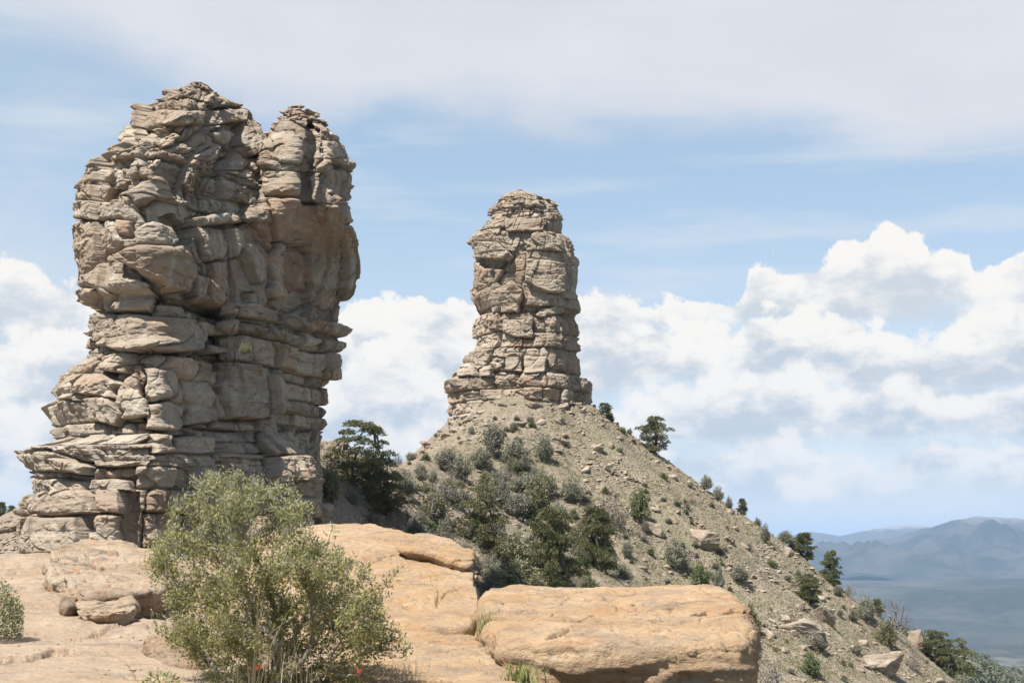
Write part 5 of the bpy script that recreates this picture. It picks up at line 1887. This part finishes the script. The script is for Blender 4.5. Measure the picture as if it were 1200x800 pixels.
def scree():
    r = np.random.default_rng(43)
    q1, a1, b1 = on_slope(20000, 47, 380, 1120)
    th = r.uniform(0, 2 * np.pi, 4000)
    rad = r.uniform(10, 75, 4000)
    x, y = CH.x + np.cos(th) * rad, CH.y + np.sin(th) * rad
    q2 = np.stack([x, y, height(x, y)], -1)
    q3 = hit(r.uniform(-40, 62, 900), r.uniform(560, 655, 900), 96, 140, 40)
    x, y = r.uniform(-46, 22, 8000), r.uniform(30, 132, 8000)
    q4 = np.stack([x, y, height(x, y)], -1)
    q = np.vstack([q1, q2, q4, q3[~np.isnan(q3[:, 1])]])
    rc = np.hypot(q[:, 0] - CH.x, q[:, 1] - CH.y)
    q = q[rc > 9.5]
    n = len(q)
    # six-cornered chips
    base = unit(r.normal(0, 1, (n, 6, 3)) * .35 + np.array([[1, 0, 0], [-1, 0, 0], [0, 1, 0], [0, -1, 0], [0, 0, 1], [0, 0, -1]])[None])
    patch = np.exp(fbm(q[:, 0] / 6, q[:, 1] / 6, 0, 3, .5, 91) * 1.1)
    sz = (.07 + .12 * r.uniform(0, 1, n) ** 2.5 + .22 * r.uniform(0, 1, n) ** 12) * patch
    ax = np.stack([r.uniform(.8, 1.6, n), r.uniform(.7, 1.2, n), r.uniform(.35, .8, n)], -1)
    v = base * (sz[:, None] * ax)[:, None, :]
    t = r.uniform(0, 6.28, n)
    c, s = np.cos(t)[:, None], np.sin(t)[:, None]
    vx = v[..., 0] * c - v[..., 1] * s
    vy = v[..., 0] * s + v[..., 1] * c
    v = np.stack([vx, vy, v[..., 2]], -1) + q[:, None, :] + np.array([0, 0, .03])
    tri = np.array([(0, 2, 4), (2, 1, 4), (1, 3, 4), (3, 0, 4), (2, 0, 5), (1, 2, 5), (3, 1, 5), (0, 3, 5)])
    f = (np.arange(n)[:, None, None] * 6 + tri[None]).reshape(-1, 3)
    cols = np.repeat(np.stack([r.uniform(.2, .9, n), r.uniform(0, .4, n), r.uniform(0.1, 1, n)], -1), 6, axis=0)
    me = mesh_np('scree', v.reshape(-1, 3), f, ROCK_FAR, smooth=False, cols=cols)
    tag(link('scree', me), 'loose pale stone chips covering the talus slope', 'scree', kind='stuff')


scree()

# loose pebbles and flakes on the near bedrock
def grit():
    r = np.random.default_rng(53)
    n = 900
    px = r.uniform(-60, 330, n)
    d = r.uniform(10.5, 24, n)
    x = (px - 600) / FPX * d
    y = d
    keep = fbm(x * .9, y * .6, 0, 3, .5, 57) > -.05
    x, y = x[keep], y[keep]
    n = len(x)
    q = np.stack([x, y, bed_height(x, y)], -1)
    base = unit(r.normal(0, 1, (n, 6, 3)) * .35 + np.array([[1, 0, 0], [-1, 0, 0], [0, 1, 0], [0, -1, 0], [0, 0, 1], [0, 0, -1]])[None])
    sz = .006 + .016 * r.uniform(0, 1, n) ** 3 + .03 * r.uniform(0, 1, n) ** 14
    ax = np.stack([r.uniform(.8, 1.7, n), r.uniform(.7, 1.3, n), r.uniform(.3, .7, n)], -1)
    v = base * (sz[:, None] * ax)[:, None, :] + q[:, None, :] + np.array([0, 0, .004])
    tri = np.array([(0, 2, 4), (2, 1, 4), (1, 3, 4), (3, 0, 4), (2, 0, 5), (1, 2, 5), (3, 1, 5), (0, 3, 5)])
    f = (np.arange(n)[:, None, None] * 6 + tri[None]).reshape(-1, 3)
    tag(link('gravel', mesh_np('gravel', v.reshape(-1, 3), f, SLAB_LICHEN, smooth=False)), 'loose pebbles and flakes on the pale bedrock', 'gravel', kind='stuff')


grit()

# ================================================================ the near bush and small plants
BUSH_OUTLINE = [(228, 556), (268, 548), (300, 558), (340, 566), (362, 590), (372, 622), (410, 650), (436, 668), (438, 700), (470, 735), (484, 762), (450, 772), (430, 800), (340, 812), (280, 806), (220, 790), (196, 760), (172, 730), (190, 704), (196, 690), (174, 655), (184, 622), (200, 592)]


def near_bush():
    rng = np.random.default_rng(207)
    root = on_bed(322, 803)
    Y0 = root.y
    tips = []
    cl = []
    while len(cl) < 120:
        best = None
        for _ in range(7):
            px, py = rng.uniform(165, 490), rng.uniform(545, 812)
            if poly_inside(np.array([px]), np.array([py]), BUSH_OUTLINE)[0][0]:
                dd = min([math.hypot(px - c[0], py - c[1]) for c in cl] or [1e9])
                if best is None or dd > best[0]:
                    best = (dd, px, py)
        if best:
            cl.append((best[1], best[2], rng.uniform(-1, 1)))
    while len(tips) < 900:
        c_ = cl[int(rng.integers(0, len(cl)))]
        px, py = c_[0] + rng.normal(0, 11), c_[1] + rng.normal(0, 10)
        if rng.uniform() < .12:
            px, py = rng.uniform(165, 490), rng.uniform(545, 812)
        ins, d = poly_inside(np.array([px]), np.array([py]), BUSH_OUTLINE)
        if not ins[0] or (py > 770 and rng.uniform() < .5):
            continue
        # wispier towards the top and at the lower right
        if rng.uniform() > (.55 + .45 * sstep(560, 640, py)) * (.65 + .35 * sstep(480, 420, px)):
            continue
        half = .62 * min(1, .35 + float(d[0]) / 60)
        Y = Y0 + (c_[2] + rng.normal(0, .12)) * half * 1.1 + .25 * (800 - py) / 250
        v = at(px, py, Y)
        tips.append((v.x, v.y, v.z))
    for k in range(110):                      # stiff twigs standing out of the mound
        t_ = tips[int(rng.integers(0, len(tips)))]
        o_ = np.array(t_) - np.array(root)
        if o_[2] > .55:
            tips.append(tuple(np.array(t_) + np.array([o_[0] * .06, o_[1] * .06, .05]) + rng.uniform(.02, .11) * np.array([rng.normal(0, .4), rng.normal(0, .4), 1.0])))
    tips = np.array(tips)
    segs, dirs = grow(tips, root, .11, .38, .0019, .5, .95, rng)
    o = empty('bush', root)
    tag(o, 'big wispy grey-green bush with silvery seed plumes on the bedrock ledge', 'bush')
    L = -np.array(root)
    v, f = tubes(segs, 5)
    link('stems', mesh_np('stems', v + L, f, M_BARK), o)
    # leaves in tufts along the last hand's breadth of every twig
    per = 50
    n = len(tips) * per
    k = np.repeat(np.arange(len(tips)), per)
    back = rng.uniform(0, 1, n) ** .8 * .21
    p = tips[k] - dirs[k] * back[:, None] + rng.normal(0, .030, (n, 3))
    a = unit(dirs[k] * .6 + np.array([0, 0, .25]) + rng.normal(0, .75, (n, 3))) * rng.uniform(.011, .022, (n, 1))
    b = unit(np.cross(a, rng.normal(0, 1, (n, 3)))) * rng.uniform(.005, .0082, (n, 1))
    t0 = np.clip(rng.uniform(0, 1, len(tips))[k] * .5 + rng.uniform(0, .6, n), 0, 1)
    lv, lf, lc = quads(p + a + L, a, b, np.stack([t0, (rng.uniform(0, 1, n) > .93) * .6, np.zeros(n)], -1))
    link('leaves', mesh_np('leaves', lv, lf, M_BUSH, smooth=False, cols=lc), o)
    # silvery plumes, mostly on the upper and outer twigs
    hi = (tips[:, 2] - root.z) / 1.7
    n = 9000
    k = rng.choice(len(tips), n, p=(hi.clip(.05) ** 1.3) / (hi.clip(.05) ** 1.3).sum())
    p = tips[k] - dirs[k] * rng.uniform(0, .12, (n, 1)) + rng.normal(0, .03, (n, 3))
    a = unit(dirs[k] * .4 + np.array([.1, 0, .5]) + rng.normal(0, .6, (n, 3))) * rng.uniform(.012, .026, (n, 1))
    b = unit(np.cross(a, rng.normal(0, 1, (n, 3)))) * .0018
    lv, lf, lc = quads(p + a + L, a, b, np.stack([rng.uniform(0, 1, n), np.zeros(n), np.zeros(n)], -1))
    link('seed_plumes', mesh_np('seed_plumes', lv, lf, M_PLUME, smooth=False, cols=lc), o)
    return root


ROOT = near_bush()


def blades(name, label, px_, py_, n, h, spread, mat, cat, seed, width=.004, group=None, loc=None, lean=(0, 0)):
    rng = np.random.default_rng(seed)
    loc = loc or on_bed(px_, py_)
    V, F, Cc = [], [], []
    b0 = rng.normal(0, spread * .45, (n, 3)) * np.array([1, 1, 0])
    ang = rng.uniform(0, 6.28, n)
    ln = rng.uniform(.5, 1.1, n) * h
    out = rng.uniform(.1, .6, n)
    side = np.stack([-np.sin(ang), np.cos(ang), np.zeros(n)], -1)
    pts = []
    for s in (0, .35, .7, 1.0):
        r_ = out * ln * s ** 1.7
        z_ = ln * (s - .25 * out * s * s)
        c = b0 + np.stack([np.cos(ang) * r_ + lean[0] * z_, np.sin(ang) * r_ + lean[1] * z_, z_], -1)
        w = width * (1 - .85 * s)
        pts += [c - side * w, c + side * w]
    v = np.stack(pts, 1)
    f = np.concatenate([np.arange(n)[:, None] * 8 + np.array([[2 * i, 2 * i + 1, 2 * i + 3, 2 * i + 2]]) for i in range(3)])
    cols = np.repeat(np.stack([rng.uniform(0, 1, n), np.zeros(n), np.zeros(n)], -1), 8, axis=0)
    o = link(name, mesh_np(name, v.reshape(-1, 3), f, mat, smooth=False, cols=cols), loc=loc)
    tag(o, label, cat, group)
    return o


def on_slabs(px, py, d):
    v = at(px, py, d)
    return v


blades('grass_tuft', 'green grass growing in the upper end of the crack between slab and block', 0, 0, 90, .34, .12, M_GRASS, 'grass', 1, loc=at(570, 746, 13.9))
blades('grass_tuft', 'pale green grass in the middle of the crack between slab and block', 0, 0, 60, .24, .12, M_GRASS, 'grass', 2, loc=at(583, 757, 13.3))
blades('grass_tuft', 'leafy green tuft at the lower end of the crack beside the block', 0, 0, 130, .24, .14, M_GRASS, 'grass', 3, .009, loc=at(610, 806, 12.0))
blades('grass_tuft', 'dry straw-coloured grass under the big bush', 320, 803, 130, .55, .35, M_STRAW, 'grass', 4)
blades('grass_tuft', 'long pale grass stalks standing in front of the big bush', 300, 812, 14, 1.05, .08, M_STRAW, 'grass', 5, .006)
blades('grass_tuft', 'dry grass clump in front of the right side of the bush', 470, 812, 90, .3, .22, M_STRAW, 'grass', 6, loc=at(470, 808, 11.9))


def leafy(name, label, loc, h, w, n, mat, cat, seed, leaf=.016):
    (tv, tf), _ = shrub(seed, 26, .03, 4)
    rng = np.random.default_rng(seed)
    o = empty(name, loc)
    tag(o, label, cat)
    sc = np.array([w, w, h])
    link('stems', mesh_np('stems', tv * sc, tf, M_BARK), o)
    a = rng.uniform(0, 6.28, n)
    r = np.sqrt(rng.uniform(0, 1, n)) * .5
    z = rng.uniform(.1, 1, n) * (1 - r * r * 2)
    p = np.stack([r * np.cos(a), r * np.sin(a), z], -1) * sc
    aa = unit(np.stack([np.cos(a), np.sin(a), np.full(n, .6)], -1) + rng.normal(0, .5, (n, 3))) * leaf * rng.uniform(.6, 1.3, (n, 1))
    bb = unit(np.cross(aa, rng.normal(0, 1, (n, 3)))) * leaf * .38
    lv, lf, lc = quads(p, aa, bb, np.stack([rng.uniform(0, 1, n), np.zeros(n), np.zeros(n)], -1))
    link('leaves', mesh_np('leaves', lv, lf, mat, smooth=False, cols=lc), o)
    return o


leafy('small_plant', 'bright green leafy sprig at the bottom edge left of the big bush', at(186, 818, 11.2), .24, .34, 260, M_GRASS, 'plant', 811, .02)
leafy('bush', 'dense green bush cut by the left edge of the view', on_bed(-8, 752), .66, .58, 5200, M_GREEN, 'bush', 812, .014)


def flower(px, py, Y, lab, seed):
    rng = np.random.default_rng(seed)
    loc = at(px, py, Y)
    root = Vector((loc.x, loc.y, float(bed_height(loc.x, loc.y))))
    o = empty('red_flower', root)
    tag(o, lab, 'flower')
    top = np.array([0, 0, max(.12, loc.z - root.z)])
    segs = [(np.zeros(3), top * .55 + np.array([.01, 0, 0]), .003, .0025), (top * .55 + np.array([.01, 0, 0]), top, .0025, .002)]
    v, f = tubes(segs, 5)
    link('stem', mesh_np('stem', v, f, M_GRASS), o)
    n = 13
    c = top + rng.normal(0, .02, (n, 3))
    a = unit(rng.normal(0, 1, (n, 3)) + np.array([0, 0, .6])) * .013
    b = unit(np.cross(a, rng.normal(0, 1, (n, 3)))) * .007
    lv, lf, lc = quads(c, a, b, np.stack([rng.uniform(0, 1, n), np.zeros(n), np.zeros(n)], -1))
    link('petals', mesh_np('petals', lv, lf, M_RED, smooth=False, cols=lc), o)


flower(304, 782, 10.9, 'red flower low in the middle of the big bush', 1)
flower(421, 786, 11.2, 'brighter red flower at the lower right of the big bush', 2)

# small bushes on the ledges of the near tower
for px, py, Y, w, h, lab in ((286, 416, 100, 20, 16, 'small green bush on the mid-height ledge of the near tower'), (166, 193, 100, 12, 10, 'small green bush on the left shoulder of the near tower')):
    s = Y / FPX
    plant('O', at(px, py, Y), w * s, h * s, lab)
